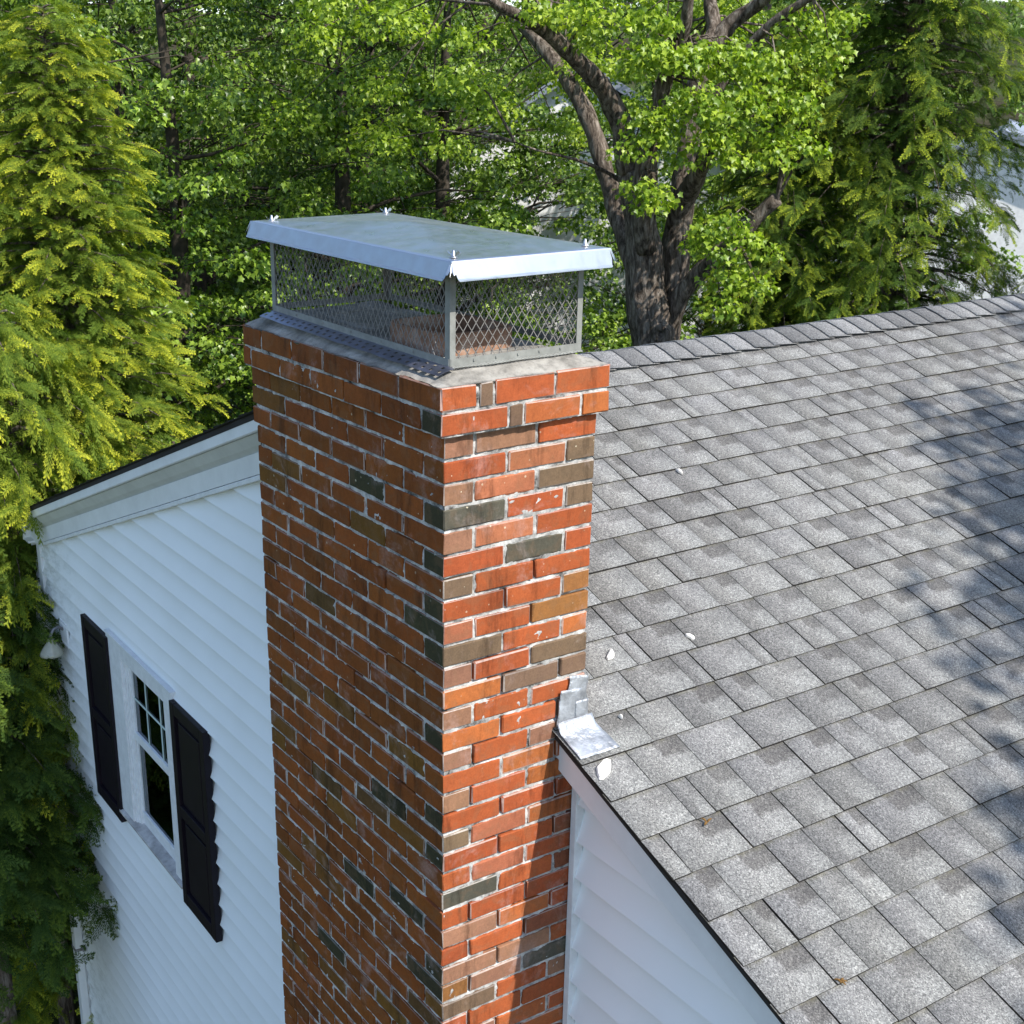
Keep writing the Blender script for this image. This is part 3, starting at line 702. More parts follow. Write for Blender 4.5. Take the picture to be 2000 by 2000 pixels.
CX0, CX1, CY0, CY1 = -W + .055, -.055, .055, .495       # screen cage footprint
TILT = .016 / 1.1
def tz(x): return -(x + .06) * TILT
def crown():
    # sloped wash: outer rim to inner edge plus the flat top inside, modelled as a fine sheet
    ox0, ox1, oy0, oy1 = -W - .028, .022, -.022, D + .022
    n = 150; ny = 76; V = []; F = []
    for j in range(ny + 1):
        for i in range(n + 1):
            x = ox0 + (ox1 - ox0) * i / n; y = oy0 + (oy1 - oy0) * j / ny
            e = min(x - ox0, ox1 - x, y - oy0, oy1 - y); jig = .006 * noise.noise(Vector((x * 9, y * 9, 1)))
            h = .004 + .031 * min(1, max(0, (e - .006) / .085)) - .004 * max(0, 1 - e / .008)
            h += jig + .0025 * noise.noise(Vector((x * 34, y * 34, 5)))
            if e > .11: h += .004 * noise.noise(Vector((x * 4, y * 4, 8)))
            if e < .004:   # ragged edge hanging a little over or short of the brick
                k = .006 * noise.noise(Vector((x * 22, y * 22, 2)))
                if i in (0, n): x += k * (1 if i else -1)
                if j in (0, ny): y += k * (1 if j else -1)
            V.append((x, y, h + tz(x) * min(1, e / .1)))
    for j in range(ny):
        for i in range(n):
            a = j * (n + 1) + i; F.append([a, a + 1, a + n + 2, a + n + 1])
    ring = [i for i in range(n + 1)] + [j * (n + 1) + n for j in range(1, ny + 1)] + [ny * (n + 1) + i for i in range(n - 1, -1, -1)] + [j * (n + 1) for j in range(ny - 1, 0, -1)]
    b = len(V)
    for r_ in ring: p = V[r_]; V.append((p[0] * .994 - .003, p[1] + (.006 if p[1] < .2 else -.006), -.012))
    for q in range(len(ring)):
        p = (q + 1) % len(ring); F.append([ring[q], b + q, b + p, ring[p]][::-1])
    link('crown', npmesh('crown', V, F, True), M['concrete'], chim)
crown()
def flue(cx, cy, wx, wy, z1, m_, name='flue_liner', parent=chim, label=None):
    m = MB(); n = 40; t = .022
    def sup(a, rx, ry, p=5.0):
        c, s = math.cos(a), math.sin(a); r = (abs(c / rx) ** p + abs(s / ry) ** p) ** (-1 / p); return r * c, r * s
    rings = [(0, -.15), (0, z1 - .004), (.004, z1), (t - .004, z1), (t, z1 - .004), (t, -.15)]
    for ins, z in rings:
        for k in range(n):
            x, y = sup(2 * math.pi * k / n, wx / 2 - ins, wy / 2 - ins); m.v.append((cx + x, cy + y, z))
    for i in range(len(rings) - 1):
        for k in range(n):
            a = i * n + k; b = i * n + (k + 1) % n; m.f.append((a, b, b + n, a + n)); m.sm.append(i in (0, 4))
    m.f.append(tuple(5 * n + k for k in range(n))); m.sm.append(False)
    return m.build(name, m_, parent, label=label)
flue(-.325, .235, .33, .27, .098, M['terracotta'], label='orange terracotta flue liner standing proud of the crown')
flue(-.79, .27, .36, .26, .052, M['concrete'], label='dark sooty flue opening at the far end')

# ------------------------------------------------------------------ chimney cap
cap = chim
BZ, TZ = .037, .285
def screens():
    wd = .0017
    def panel(P0, P1, ncol, name):
        P0 = Vector(P0); P1 = Vector(P1); L = (P1 - P0).length; d = (P1 - P0) / L
        m = MB(); nrow = 6; cw = L / ncol; z0 = BZ + .008; ch = (TZ - z0) / nrow
        up = Vector((0, 0, 1)); nrm = d.cross(up)
        def pt(a, b): p = P0 + d * a; return p + Vector((0, 0, z0 + b + tz(p.x)))
        for r_ in range(nrow):
            for c_ in range(ncol):
                for h in (0, 1):
                    a0, a1 = (c_ * cw, (c_ + .5) * cw) if h == 0 else ((c_ + .5) * cw, (c_ + 1) * cw)
                    yl, yh = r_ * ch, (r_ + .5) * ch; yt = (r_ + 1) * ch
                    kx = .35 * (ch * .5)
                    if h == 0:
                        m.beam(pt(a0, yh), pt(a1, yl), wd, .0014, nrm); m.beam(pt(a0, yh), pt(a1, yt), wd, .0014, nrm)
                    else:
                        m.beam(pt(a0, yl), pt(a1, yh), wd, .0014, nrm); m.beam(pt(a0, yt), pt(a1, yh), wd, .0014, nrm)
        return m.build(name, M['wire'], cap)
    panel((CX0, CY0, 0), (CX1, CY0, 0), 38, 'mesh_screen'); panel((CX1, CY0, 0), (CX1, CY1, 0), 16, 'mesh_screen')
    panel((CX1, CY1, 0), (CX0, CY1, 0), 38, 'mesh_screen'); panel((CX0, CY1, 0), (CX0, CY0, 0), 16, 'mesh_screen')
    t = .0016; wl = .024
    for x, y, sx, sy in ((CX1, CY0, -1, 1), (CX0, CY0, 1, 1), (CX1, CY1, -1, -1), (CX0, CY1, 1, -1)):
        m = MB(); z0, z1 = BZ - .004 + tz(x), TZ + tz(x); ox, oy = x - sx * .003, y - sy * .003
        m.box((min(ox, ox + sx * wl), min(oy, oy + sy * t), z0), (max(ox, ox + sx * wl), max(oy, oy + sy * t), z1))
        m.box((min(ox, ox + sx * t), min(oy + sy * t, oy + sy * wl * .75), z0), (max(ox, ox + sx * t), max(oy + sy * t, oy + sy * wl * .75), z1))
        post = m.build('corner_post', M['galv'], cap)
    # base rails
    for p, q, n in (((CX0, CY0 - .004), (CX1, CY0 - .004), (0, -1)), ((CX1 + .004, CY0), (CX1 + .004, CY1), (1, 0)), ((CX1, CY1 + .004), (CX0, CY1 + .004), (0, 1)), ((CX0 - .004, CY1), (CX0 - .004, CY0), (-1, 0))):
        m = MB(); a = Vector((*p, 0)); b = Vector((*q, 0)); hh = .019
        for e in (0,):
            pa = a + Vector((0, 0, BZ + tz(a.x))); pb = b + Vector((0, 0, BZ + tz(b.x)))
            m.beam(pa + Vector((0, 0, hh / 2)), pb + Vector((0, 0, hh / 2)), .0018, hh)
            for i in range(1, 6):
                c_ = pa.lerp(pb, i / 6) + Vector((n[0] * .0015, n[1] * .0015, hh * .55)); m.beam(c_ - Vector((0, 0, .0025)), c_ + Vector((0, 0, .0025)), .005, .005)
        m.build('base_rail', M['galv'], cap)
screens()
def flanges():
    # perforated strips lying on the wash: real holes, staggered
    def strip(P, Q, out, w_, drop, holes, name, mat):
        P = Vector(P); Q = Vector(Q); L = (Q - P).length; d = (Q - P) / L; out = Vector(out)
        m = MB(); cell = L / holes; rows = 5; rw = w_ / rows
        cols = holes * 3
        def pt(a, b):
            p = P + d * a + out * b; f = b / w_; wob = .003 * noise.noise(Vector((a * 9, b * 40, 3)))
            return Vector((p.x, p.y, BZ - .001 + tz(p.x) - drop * f * f * .5 - drop * .5 * f + wob * f))
        for r_ in range(rows):
            for c_ in range(cols):
                if (r_ == 1 and c_ % 3 == 0) or (r_ == 3 and c_ % 3 == 1): continue
                a0, a1 = c_ * L / cols, (c_ + 1) * L / cols; sk = .35 * cell
                f = lambda a, r: pt(a, r * rw)
                m.quad([f(a0, r_), f(a1, r_), f(a1, r_ + 1), f(a0, r_ + 1)])
        o = m.build(name, mat, cap); s = o.modifiers.new('t', 'SOLIDIFY'); s.thickness = .0009; s.offset = -1
        return o
    strip((CX0 + .005, CY0 - .005, 0), (CX1 + .03, CY0 - .005, 0), (0, -1, 0), .052, .014, 27, 'perforated_flange', M['flange'])
    strip((CX1 + .005, CY0, 0), (CX1 + .005, CY1, 0), (1, 0, 0), .010, .004, 36, 'perforated_flange', M['galv'])
flanges()
def lid():
    x0, x1, y0, y1 = CX0 - .075, CX1 + .058, CY0 - .035, CY1 + .048
    zt = .320; zl = .271; cx, cy = (x0 + x1) / 2, (y0 + y1) / 2; ap = .034
    def z_(x): return tz(x)
    V = []; F = []; n = 60; ny = 30
    for j in range(ny + 1):
        for i in range(n + 1):
            u = i / n; v_ = j / ny; x = x0 + (x1 - x0) * u; y = y0 + (y1 - y0) * v_
            e = min(1 - abs(2 * u - 1), 1 - abs(2 * v_ - 1))      # cross broken pyramid
            h = ap * e * 1.0 + .0035 * noise.noise(Vector((x * 5.2, y * 6.5, 3))) * min(1, e * 6) + .0012 * noise.noise(Vector((x * 17, y * 14, 9))) * min(1, e * 8)
            V.append((x, y, zt + h + z_(x)))
    for j in range(ny):
        for i in range(n):
            a = j * (n + 1) + i
            F.append([a, a + 1, a + n + 2, a + n + 1])
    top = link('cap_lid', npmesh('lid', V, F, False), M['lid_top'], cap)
    s = top.modifiers.new('t', 'SOLIDIFY'); s.thickness = .001; s.offset = -1
    # four folded edge flanges with cut corners and a hem
    o = .020; cut = .030
    sides = [((x0, y0), (x1, y0), (0, -1)), ((x1, y0), (x1, y1), (1, 0)), ((x1, y1), (x0, y1), (0, 1)), ((x0, y1), (x0, y0), (-1, 0))]
    for p, q, nn in sides:
        m = MB(); p = Vector((*p, 0)); q = Vector((*q, 0)); d = (q - p).normalized(); nn = Vector((*nn, 0)); L = (q - p).length
        def pt(a, f, oo):
            b = p + d * a + nn * oo; return (b.x, b.y, zt - (zt - zl) * f + z_(b.x))
        segs = 24; prof = [(0, 0), (.06, .002), (.86, o * .9), (.93, o + .002), (1.0, o + .003), (1.0, o - .003), (.9, o - .003)]
        for i in range(segs + 1):
            a = i / segs
            for f, oo in prof:
                ext = oo * .85; lo = -ext + (cut * max(0, (f - .45)) / .55); 
                aa = lo + (L - 2 * lo) * a if True else 0
                wv = .0012 * noise.noise(Vector((aa * 8, f * 3, nn.x * 3 + nn.y)))
                m.v.append(pt(aa, f, oo + wv))
        k = len(prof)
        for i in range(segs):
            for j in range(k - 1): a = i * k + j; m.f.append((a, a + k, a + k + 1, a + 1)); m.sm.append(False)
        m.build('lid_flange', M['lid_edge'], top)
    # crimped corner folds
    for x, y, sx, sy in ((x1, y0, 1, -1), (x0, y0, -1, -1), (x1, y1, 1, 1), (x0, y1, -1, 1)):
        m = MB(); z0 = zt + z_(x)
        A = (x, y, z0); 
        pts = [(x - sx * .002, y + sy * o * .9), (x + sx * .004, y + sy * .017), (x + sx * .006, y + sy * .008), (x + sx * .013, y + sy * .014), (x + sx * .008, y + sy * .006), (x + sx * .017, y + sy * .004), (x + sx * o * .9, y - sy * .002)]
        low = [.030, .034, .022, .038, .022, .034, .030]
        tops = [(x - sx * .006, y), (x - sx * .003, y), (x - sx * .001, y), (x, y), (x, y - sy * .001), (x, y - sy * .003), (x, y - sy * .006)]
        for i in range(len(pts)):
            m.v.append((tops[i][0], tops[i][1], z0)); m.v.append((pts[i][0], pts[i][1], z0 - low[i]))
        for i in range(len(pts) - 1): m.f.append((2 * i, 2 * i + 1, 2 * i + 3, 2 * i + 2)); m.sm.append(False)
        m.build('corner_fold', M['nut'], top)
    for x, y, a in ((x1 - .045, y0 + .035, .3), (x0 + .075, y0 + .04, 1.2), (x1 - .055, y1 - .045, .9), (x0 + .055, y1 - .04, .6)):
        m = MB(); zz = zt + z_(x) + .004
        m.lathe((x, y, zz), [(.0, 0), (.012, 0), (.012, .0015), (.006, .0018), (.0055, .009), (.004, .010), (.004, .018), (0, .018)], 12)
        ca, sa = math.cos(a), math.sin(a)
        for s in (-1, 1):
            mm = Matrix.Translation((x, y, zz + .004)) @ Matrix.Rotation(a, 4, 'Z') @ Matrix.Rotation(s * R(40), 4, 'Y')
            m.box((-.0014 + s * .004, -.0014, .0), (.0014 + s * .007, .0014, .016), mm); m.box((-.0022 + s * .006, -.0012, .012), (.0022 + s * .010, .0012, .022), mm)
        m.build('wing_nut', M['nut'], top)
lid()

# ------------------------------------------------------------------ lead step flashing, debris
def flashing():
    m = MB()
    def sheet(fn, nu, nv, amp):
        b = len(m.v)
        for j in range(nv + 1):
            for i in range(nu + 1):
                p, nrm = fn(i / nu, j / nv); k = amp * (noise.noise(p * 26) + .5 * noise.noise(p * 60)); m.v.append(tuple(p + nrm * (k + amp * .9)))
        for j in range(nv):
            for i in range(nu): a = b + j * (nu + 1) + i; m.f.append((a, a + 1, a + nu + 2, a + nu + 1)); m.sm.append(True)
    def rp(x, y, h=0): return Vector((x + h * SN, y, zr(x) + h * CR_))
    NX = Vector((1, 0, 0)); NR = Vector((SN, 0, CR_))
    # upper small lap, second lap, lower apron folding onto the roof
    sheet(lambda u, v_: (Vector((.004, .452 + .072 * u + .004 * math.sin(9 * v_), -.945 - .012 * u - .10 * v_)), NX), 8, 10, .003)
    sheet(lambda u, v_: (Vector((.009, .478 + .048 * u, -1.035 - .075 * v_)), NX), 6, 8, .003)
    sheet(lambda u, v_: (Vector((.007, .408 + .082 * u + .012 * (1 - v_) , -.985 - .118 * v_ - .010 * u)), NX), 8, 12, .003)
    def apron(u, v_):
        # v: from the brick face out over the roof ; u: along y
        x = .002 + .125 * v_; y = .404 + (.135 + .02 * v_) * u
        p = rp(x, y, .014 + .022 * max(0, 1 - v_ * 5)); return p, NR
    sheet(apron, 12, 12, .003)
    o = m.build('step_flashing', M['lead'], house)
    s = o.modifiers.new('t', 'SOLIDIFY'); s.thickness = .0015
flashing()

def debris():
    L = [((-.195, .785), .028, 2.3, 'white mortar chip on the roof just above the lead flashing, beside the chimney'),
         ((.176, .455), .046, 2.3, 'largest white mortar chip lying on the roof edge below the flashing'),
         ((-.928, 1.748), .017, .2, 'small white chip high on the roof right of the chimney corbel'),
         ((-.177, 1.122), .018, .5, 'small white chip on the shingles a little right of the chip by the flashing'),
         ((.03, .64), .009, .3, 'tiny white chip on the shingle right of the lead flashing')]
    for i, ((x, y), s, a, lab) in enumerate(L):
        m = MB(); rnd = random.Random(i + 40); n = 11; zz = zr(x)
        rim = []
        for k in range(n):
            t = 2 * math.pi * k / n; r_ = s * (1 + rnd.uniform(-.22, .22)); px, py = r_ * math.cos(t), r_ * .42 * math.sin(t)
            rim.append((px * math.cos(a) - py * math.sin(a), px * math.sin(a) + py * math.cos(a)))
        hh = .012 + s * .05
        for h, k in ((.012, 1), (hh + .006, .92), (hh + .012, .5)):
            for px, py in rim: m.v.append((x + px * k * CR_ + h * SN, y + py * k, zz - px * k * SN + h * CR_))
        for l in range(2):
            for k in range(n): a0 = l * n + k; b0 = l * n + (k + 1) % n; m.f.append((a0, b0, b0 + n, a0 + n)); m.sm.append(False)
        m.f.append(tuple(2 * n + k for k in range(n))); m.sm.append(False)
        o = m.build('mortar_chip', M['chip']); tag(o, lab, 'chip', 'white mortar chips scattered on the roof')
    for i, ((x, y), lab) in enumerate((((.441, .631), 'dry brown catkin cluster on a shingle near the rake edge'), ((.961, .627), 'dry brown catkin cluster at the bottom of the roof in view'))):
        m = MB(); rnd = random.Random(i)
        for k in range(7):
            t = rnd.uniform(0, 6.28); l = rnd.uniform(.008, .02); p = Vector((x, y, zr(x) + .014)); q = p + Vector((math.cos(t) * l * CR_, math.sin(t) * l, -math.cos(t) * l * SN + rnd.uniform(.002, .008)))
            m.tube([p, p.lerp(q, .5) + Vector((0, 0, .003)), q], [.0022, .003, .0012], 6)
        o = m.build('catkin', M['seed']); tag(o, lab, 'catkin', 'dry catkins on the roof')
debris()

# ------------------------------------------------------------------ foliage builders
def rots(dirs, ups):
    """rotation matrices whose x axis = dirs, z close to ups"""
    x = dirs / np.linalg.norm(dirs, axis=1, keepdims=True)
    y = np.cross(ups, x); y /= np.maximum(np.linalg.norm(y, axis=1, keepdims=True), 1e-6); z = np.cross(x, y)
    return np.stack([x, y, z], axis=2)
def scatter(T, F, P, Rm_, S):
    V = np.einsum('kij,nj->kni', Rm_, T) * S[:, None, None] + P[:, None, :]
    n = len(T); FF = (F[None] + (np.arange(len(P)) * n)[:, None, None]).reshape(-1, F.shape[1])
    return V.reshape(-1, 3), FF
# lobed leaf, base at the origin, tip along +x, slightly folded and curled
def leaf_t(lobes=True):
    if lobes: o = [(0, 0), (-.04, .36), (.24, .34), (.40, .58), (.58, .24), (1.0, 0), (.58, -.24), (.40, -.58), (.24, -.34), (-.04, -.36)]
    else: o = [(0, 0), (.25, .30), (.62, .26), (1.0, 0), (.62, -.26), (.25, -.30)]
    V = [(.38, 0, 0)] + [(x, y, .30 * abs(y) - .22 * x * x) for x, y in o]
    n = len(o); F = [(0, 1 + i, 1 + (i + 1) % n) for i in range(n)]
    return np.array(V, float), np.array(F, int)
LEAF_A, LEAF_B = leaf_t(True), leaf_t(False)
def unit(n, rng):
    v = rng.normal(size=(n, 3)); return v / np.linalg.norm(v, axis=1, keepdims=True)
def leaf_mesh(name, clusters, rng, per=46, size=.09, lobes=True, flat=.45):
    """clusters: (k,4) centre+radius; leaves sit in shallow layered sprays and droop outwards"""
    P = []; Dd = []; U = []; S = []
    for c in clusters:
        n = max(6, int(per * (c[3] / .35) ** 2)); off = unit(n, rng) * (rng.random((n, 1)) ** .5) * c[3]
        off[:, 2] *= flat; off[:, 2] -= .35 * (off[:, 0] ** 2 + off[:, 1] ** 2) / c[3]
        P.append(c[:3] + off); o = off.copy(); o[:, 2] -= .12; Dd.append(o / np.maximum(np.linalg.norm(o, axis=1, keepdims=True), .02) + rng.normal(size=(n, 3)) * .45)
        u = rng.normal(size=(n, 3)) * .42; u[:, 2] += 1; U.append(u); S.append(size * rng.uniform(.6, 1.25, n))
    P = np.concatenate(P); Dd = np.concatenate(Dd); U = np.concatenate(U); S = np.concatenate(S)
    T, F = LEAF_A if lobes else LEAF_B
    V, FF = scatter(T, F, P, rots(Dd, U), S)
    return npmesh(name, V, FF)

def frond_t(seed):
    """feathery flat spray: rachis along x bending down at the end, branchlets with short fingers"""
    rng = random.Random(seed); V = []; F = []; tip = []
    def finger(p, d, l, w_, t0, t1):
        d = d.normalized(); s = d.cross(Vector((0, 0, 1)))
        if s.length < .01: s = Vector((0, 1, 0))
        s = s.normalized() * w_; b = len(V)
        for q, t in ((p, t0), (p + d * l * .55 + s, (t0 + t1) / 2), (p + d * l, t1), (p + d * l * .55 - s, (t0 + t1) / 2)): V.append(tuple(q)); tip.append(t)
        F.append((b, b + 1, b + 2, b + 3))
    def rach(t): return Vector((t, .05 * math.sin(4 * t + seed), -.38 * t * t * t))
    N = 8
    for i in range(N + 1):
        t = .10 + .90 * i / N; p = rach(t); dx = (rach(t + .01) - p).normalized()
        if i < N: finger(p, dx, .17, .010, t * .5, t * .6)
        for s in (-1, 1):
            L = (.36 * (1 - t * .80) + .04) * rng.uniform(.7, 1.25); ang = R(rng.uniform(30, 46)); d = (dx * math.cos(ang) + Vector((0, s, 0)) * math.sin(ang)); d.z += rng.uniform(-.28, .12); d.normalize()
            nn = 4
            for k in range(nn):
                f = k / (nn - 1); q = p + d * L * f * .85 + Vector((0, 0, -.10 * L * f * f)); tt = min(1, t * .35 + f * .45)
                for s2 in (-1, 1):
                    a2 = R(rng.uniform(24, 42)); e = Vector((d.x * math.cos(a2) - s2 * d.y * math.sin(a2), d.y * math.cos(a2) + s2 * d.x * math.sin(a2), d.z + rng.uniform(-.25, .1)))
                    finger(q, e, .10 * (1 - .35 * f) * rng.uniform(.8, 1.25) + .02, .0135, tt, min(1, tt + .32))
            finger(p + d * L * .8, d, .11, .014, min(1, t * .4 + .45), 1)
    finger(rach(.97), rach(1) - rach(.95), .15, .018, .8, 1)
    return np.array(V, float), np.array(F, int), np.array(tip, float)
FRONDS = [frond_t(s) for s in range(3)]

def conifer_meshes(name, H, rad, rng, nb, spray, sprd, droop=.5, zlow=.06, power=.8, gold=1.0, tipbias=.0):
    """returns (trunk mesh builder, crown mesh)"""
    tb = MB(); k = 12
    tb.tube([(0, 0, 0), (0.02, 0, H * .3), (-.02, .02, H * .65), (0, 0, H * .98)], [.022 * H * .9, .017 * H, .01 * H, .01], 10, .12)
    P = []; Dd = []; U = []; S = []; G = []
    for i in range(nb):
        h = zlow + (1 - zlow) * (i + rng.random()) / nb; z = H * h; a = i * 2.39996 + rng.uniform(-.4, .4)
        L = rad * (1 - h) ** power * rng.uniform(.72, 1.18) + .10
        if h > .97: L *= .8
        dirv = np.array([math.cos(a), math.sin(a), 0]); rise = .35 * (h - .2) + rng.uniform(-.1, .2)
        def pt(f): return np.array([0, 0, z]) + dirv * L * f + np.array([0, 0, L * (rise * f - .55 * droop * f * f * f)])
        tb.tube([tuple(pt(f)) for f in (0, .35, .7, .97)], [.010 + .012 * L, .008 + .006 * L, .006, .003], 5, 0, False)
        ns = max(4, int(sprd * L / spray))
        for j in range(ns):
            f = 1 - .90 * (rng.random() ** 1.15); p = pt(f); sd_ = rng.choice((-1, 1)); sp = rng.uniform(.1, 1.25) * sd_
            if j < 3: f = .97; p = pt(f); sp = rng.uniform(-.5, .5)
            ca, sa = math.cos(sp), math.sin(sp); d = np.array([dirv[0] * ca - dirv[1] * sa, dirv[1] * ca + dirv[0] * sa, rise * .5 + .25 - droop * rng.uniform(.0, 1.3)])
            side = np.array([-dirv[1], dirv[0], 0]); roll = rng.normal() * .9
            u = np.array([0, 0, 1.0]) + side * roll + dirv * .5
            P.append(p + rng.normal(size=3) * .02); Dd.append(d); U.append(u); S.append(spray * rng.uniform(.65, 1.25)); G.append((.25 + .75 * min(1, max(0, (f - .45) / .5))) * rng.choice((.12, .35, .7, 1.0, 1.15)))
    P = np.array(P); Dd = np.array(Dd); U = np.array(U); S = np.array(S); G = np.array(G); Vs = []; Fs = []; Ts = []; b = 0
    for q, (T, F, tp) in enumerate(FRONDS):
        m_ = np.arange(len(P)) % 3 == q; V, FF = scatter(T, F, P[m_], rots(Dd[m_], U[m_]), S[m_])
        Vs.append(V); Fs.append(FF + b); b += len(V); Ts.append((tp[None, :] * G[m_][:, None] * gold).clip(0, 1).ravel())
    me = npmesh(name, np.concatenate(Vs), np.concatenate(Fs), attrs={'tip': ('POINT', 'FLOAT', np.concatenate(Ts))})
    return tb, me, len(P)

def tree_root(name, x, y, label, cat='tree', group=None, rz=0, s=1.0, z=GZ):
    t = empty(name, (x, y, z), label=label, cat=cat, group=group); t.rotation_euler.z = rz; t.scale = (s,) * 3
    return t
def attach(name, me, m_, parent):
    o = bpy.data.objects.new(name, me); C.objects.link(o); o.parent = parent
    if not me.materials: me.materials.append(m_)
    return o
def mbmesh(m, name):
    me = bpy.data.meshes.new(name); me.from_pydata(m.v, [], m.f); me.polygons.foreach_set('use_smooth', m.sm); me.update(); return me

# golden cedars at the left corner of the house
tb, cm, n1 = conifer_meshes('cedar_crown', 8.85, 1.62, np.random.default_rng(21), 640, .15, 8.0, .42, .10, .62, 1.05)
tm = mbmesh(tb, 'cedar_trunk'); 
t = tree_root('cedar_tree', -7.3, 1.3, 'tall golden green cedar whose sprays overhang the left corner of the gable', group='golden cedars by the house corner')
attach('crown', cm, M['cedar'], t); attach('trunk', tm, M['bark'], t)
t = tree_root('cedar_tree', -8.5, .95, 'yellow green cedar at the left edge beside the tallest cedar', group='golden cedars by the house corner', rz=2.1, s=.93)
attach('crown', cm, M['cedar'], t); attach('trunk', tm, M['bark'], t)
tb3, cm3, n3 = conifer_meshes('cedar_crown_low', 5.1, 1.55, np.random.default_rng(31), 190, .21, 8.5, .6, .47, .38, 1.0)
tm3 = mbmesh(tb3, 'cedar_trunk_low')
t = tree_root('cedar_tree', -6.52, .45, 'golden cedar against the house corner, its bright sprays over the lower end of the rake', group='golden cedars by the house corner', rz=1.0, s=.78)
t.scale = (.80, .80, 1.34)
attach('crown', cm3, M['cedar'], t); attach('trunk', tm3, M['bark'], t)
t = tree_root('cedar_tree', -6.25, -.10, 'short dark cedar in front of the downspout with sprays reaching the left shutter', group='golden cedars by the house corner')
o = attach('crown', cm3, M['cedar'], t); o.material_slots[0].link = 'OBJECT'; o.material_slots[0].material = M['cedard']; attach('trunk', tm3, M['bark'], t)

# green cedars behind the right part of the roof
tb2, cm2, n2 = conifer_meshes('cedar_crown_green', 11.5, 2.4, np.random.default_rng(5), 520, .21, 6.4, .95, .06, .60, 1.0)
tm2 = mbmesh(tb2, 'cedar_trunk_green')
for x, y, rz, s, lab in ((-7.9, 11.7, 0.3, 1.0, 'green cedar with drooping sprays behind the middle of the right roof ridge'),
                         (-5.0, 13.5, 2.0, 1.05, 'green cedar at the right edge behind the far end of the ridge'),
                         (-8.6, 10.6, 4.1, .80, 'shorter green cedar between the big maple and the cedars on the right')):
    t = tree_root('cedar_tree', x, y, lab, group='green cedars behind the roof', rz=rz, s=s)
    attach('crown', cm2, M['cedarg'], t); attach('trunk', tm2, M['bark'], t)

# ------------------------------------------------------------------ the big maple with its limbs
LIMBS = {
'trunk_left':[(-7.30,7.55,-7.6,.46),(-7.30,7.55,-5.5,.36),(-7.34,7.50,-3.2,.32),(-7.34,7.50,-1.85,0.300),(-7.43,7.40,-1.22,0.260),(-7.48,7.35,-0.69,0.220),(-7.53,7.29,-0.32,0.200),(-7.55,7.19,-0.01,0.170)],
'trunk_right':[(-7.40,7.60,-3.0,.30),(-7.46,7.67,-1.89,0.280),(-7.44,7.76,-1.25,0.200),(-7.47,7.80,-0.72,0.190),(-7.44,7.83,-0.34,0.170),(-7.50,7.92,0.07,0.150),(-7.54,8.02,0.58,0.140),(-7.58,8.12,0.98,0.130),(-7.55,8.29,1.28,0.130),(-7.47,8.38,1.38,0.110),(-7.28,8.43,1.47,0.090),(-7.00,8.42,1.62,0.070),(-6.6,8.5,2.2,.04)],
'limb_A':[(-7.55,7.19,-0.01,0.165),(-7.48,7.04,0.35,0.140),(-7.47,6.91,0.59,0.130),(-7.45,6.62,0.86,0.120),(-7.47,6.27,1.11,0.100),(-7.42,6.01,1.25,0.090),(-7.36,5.75,1.35,0.070),(-7.29,5.35,1.45,0.050),(-7.2,4.6,1.9,.03)],
'limb_B':[(-7.45,7.40,-1.3,.12),(-7.71,7.38,-0.84,0.130),(-7.95,7.42,-0.46,0.130),(-8.13,7.37,-0.04,0.130),(-8.32,7.29,0.48,0.120),(-8.53,7.19,0.82,0.110),(-8.83,7.13,1.11,0.100),(-9.12,7.07,1.36,0.080),(-9.53,7.02,1.56,0.050),(-10.2,6.9,1.9,.03)],
'limb_C':[(-7.36,7.30,-0.8,.15),(-7.32,7.22,-0.41,0.160),(-7.25,7.15,0.00,0.140),(-7.15,7.11,0.47,0.110),(-7.01,7.12,0.87,0.100),(-6.85,7.14,1.15,0.080),(-6.67,7.04,1.49,0.070),(-6.58,7.00,1.75,0.050),(-6.4,6.9,2.6,.03)],
'limb_D':[(-7.45,7.80,-0.6,.14),(-7.37,7.76,-0.34,0.150),(-7.07,7.64,-0.11,0.130),(-6.86,7.57,0.12,0.110),(-6.82,7.54,0.17,0.100)],
'limb_E':[(-7.40,7.62,-1.8,.16),(-7.32,7.66,-1.45,0.140),(-7.15,7.70,-1.16,0.120),(-6.95,7.77,-0.91,0.110),(-6.69,7.88,-0.66,0.100),(-6.57,8.00,-0.45,0.100),(-6.37,8.05,-0.27,0.090)],
'limb_F':[(-7.58,8.12,1.1,.12),(-7.55,8.29,1.28,0.110),(-7.69,8.30,1.44,0.100),(-7.77,8.35,1.74,0.080),(-7.9,8.5,3.0,.05)],
'limb_G':[(-7.52,7.98,0.45,.09),(-7.18,8.24,1.00,0.070),(-6.98,8.29,1.28,0.060),(-6.78,8.35,1.39,0.060),(-6.53,8.45,1.54,0.050),(-5.9,8.6,2.1,.03)],
'twig_H':[(-7.6,7.35,-.25,.035),(-7.73,7.21,-0.10,0.030),(-7.75,6.88,0.04,0.022),(-7.76,6.55,0.13,0.018),(-7.78,6.20,0.19,0.014),(-7.82,5.97,0.28,0.008)],
}
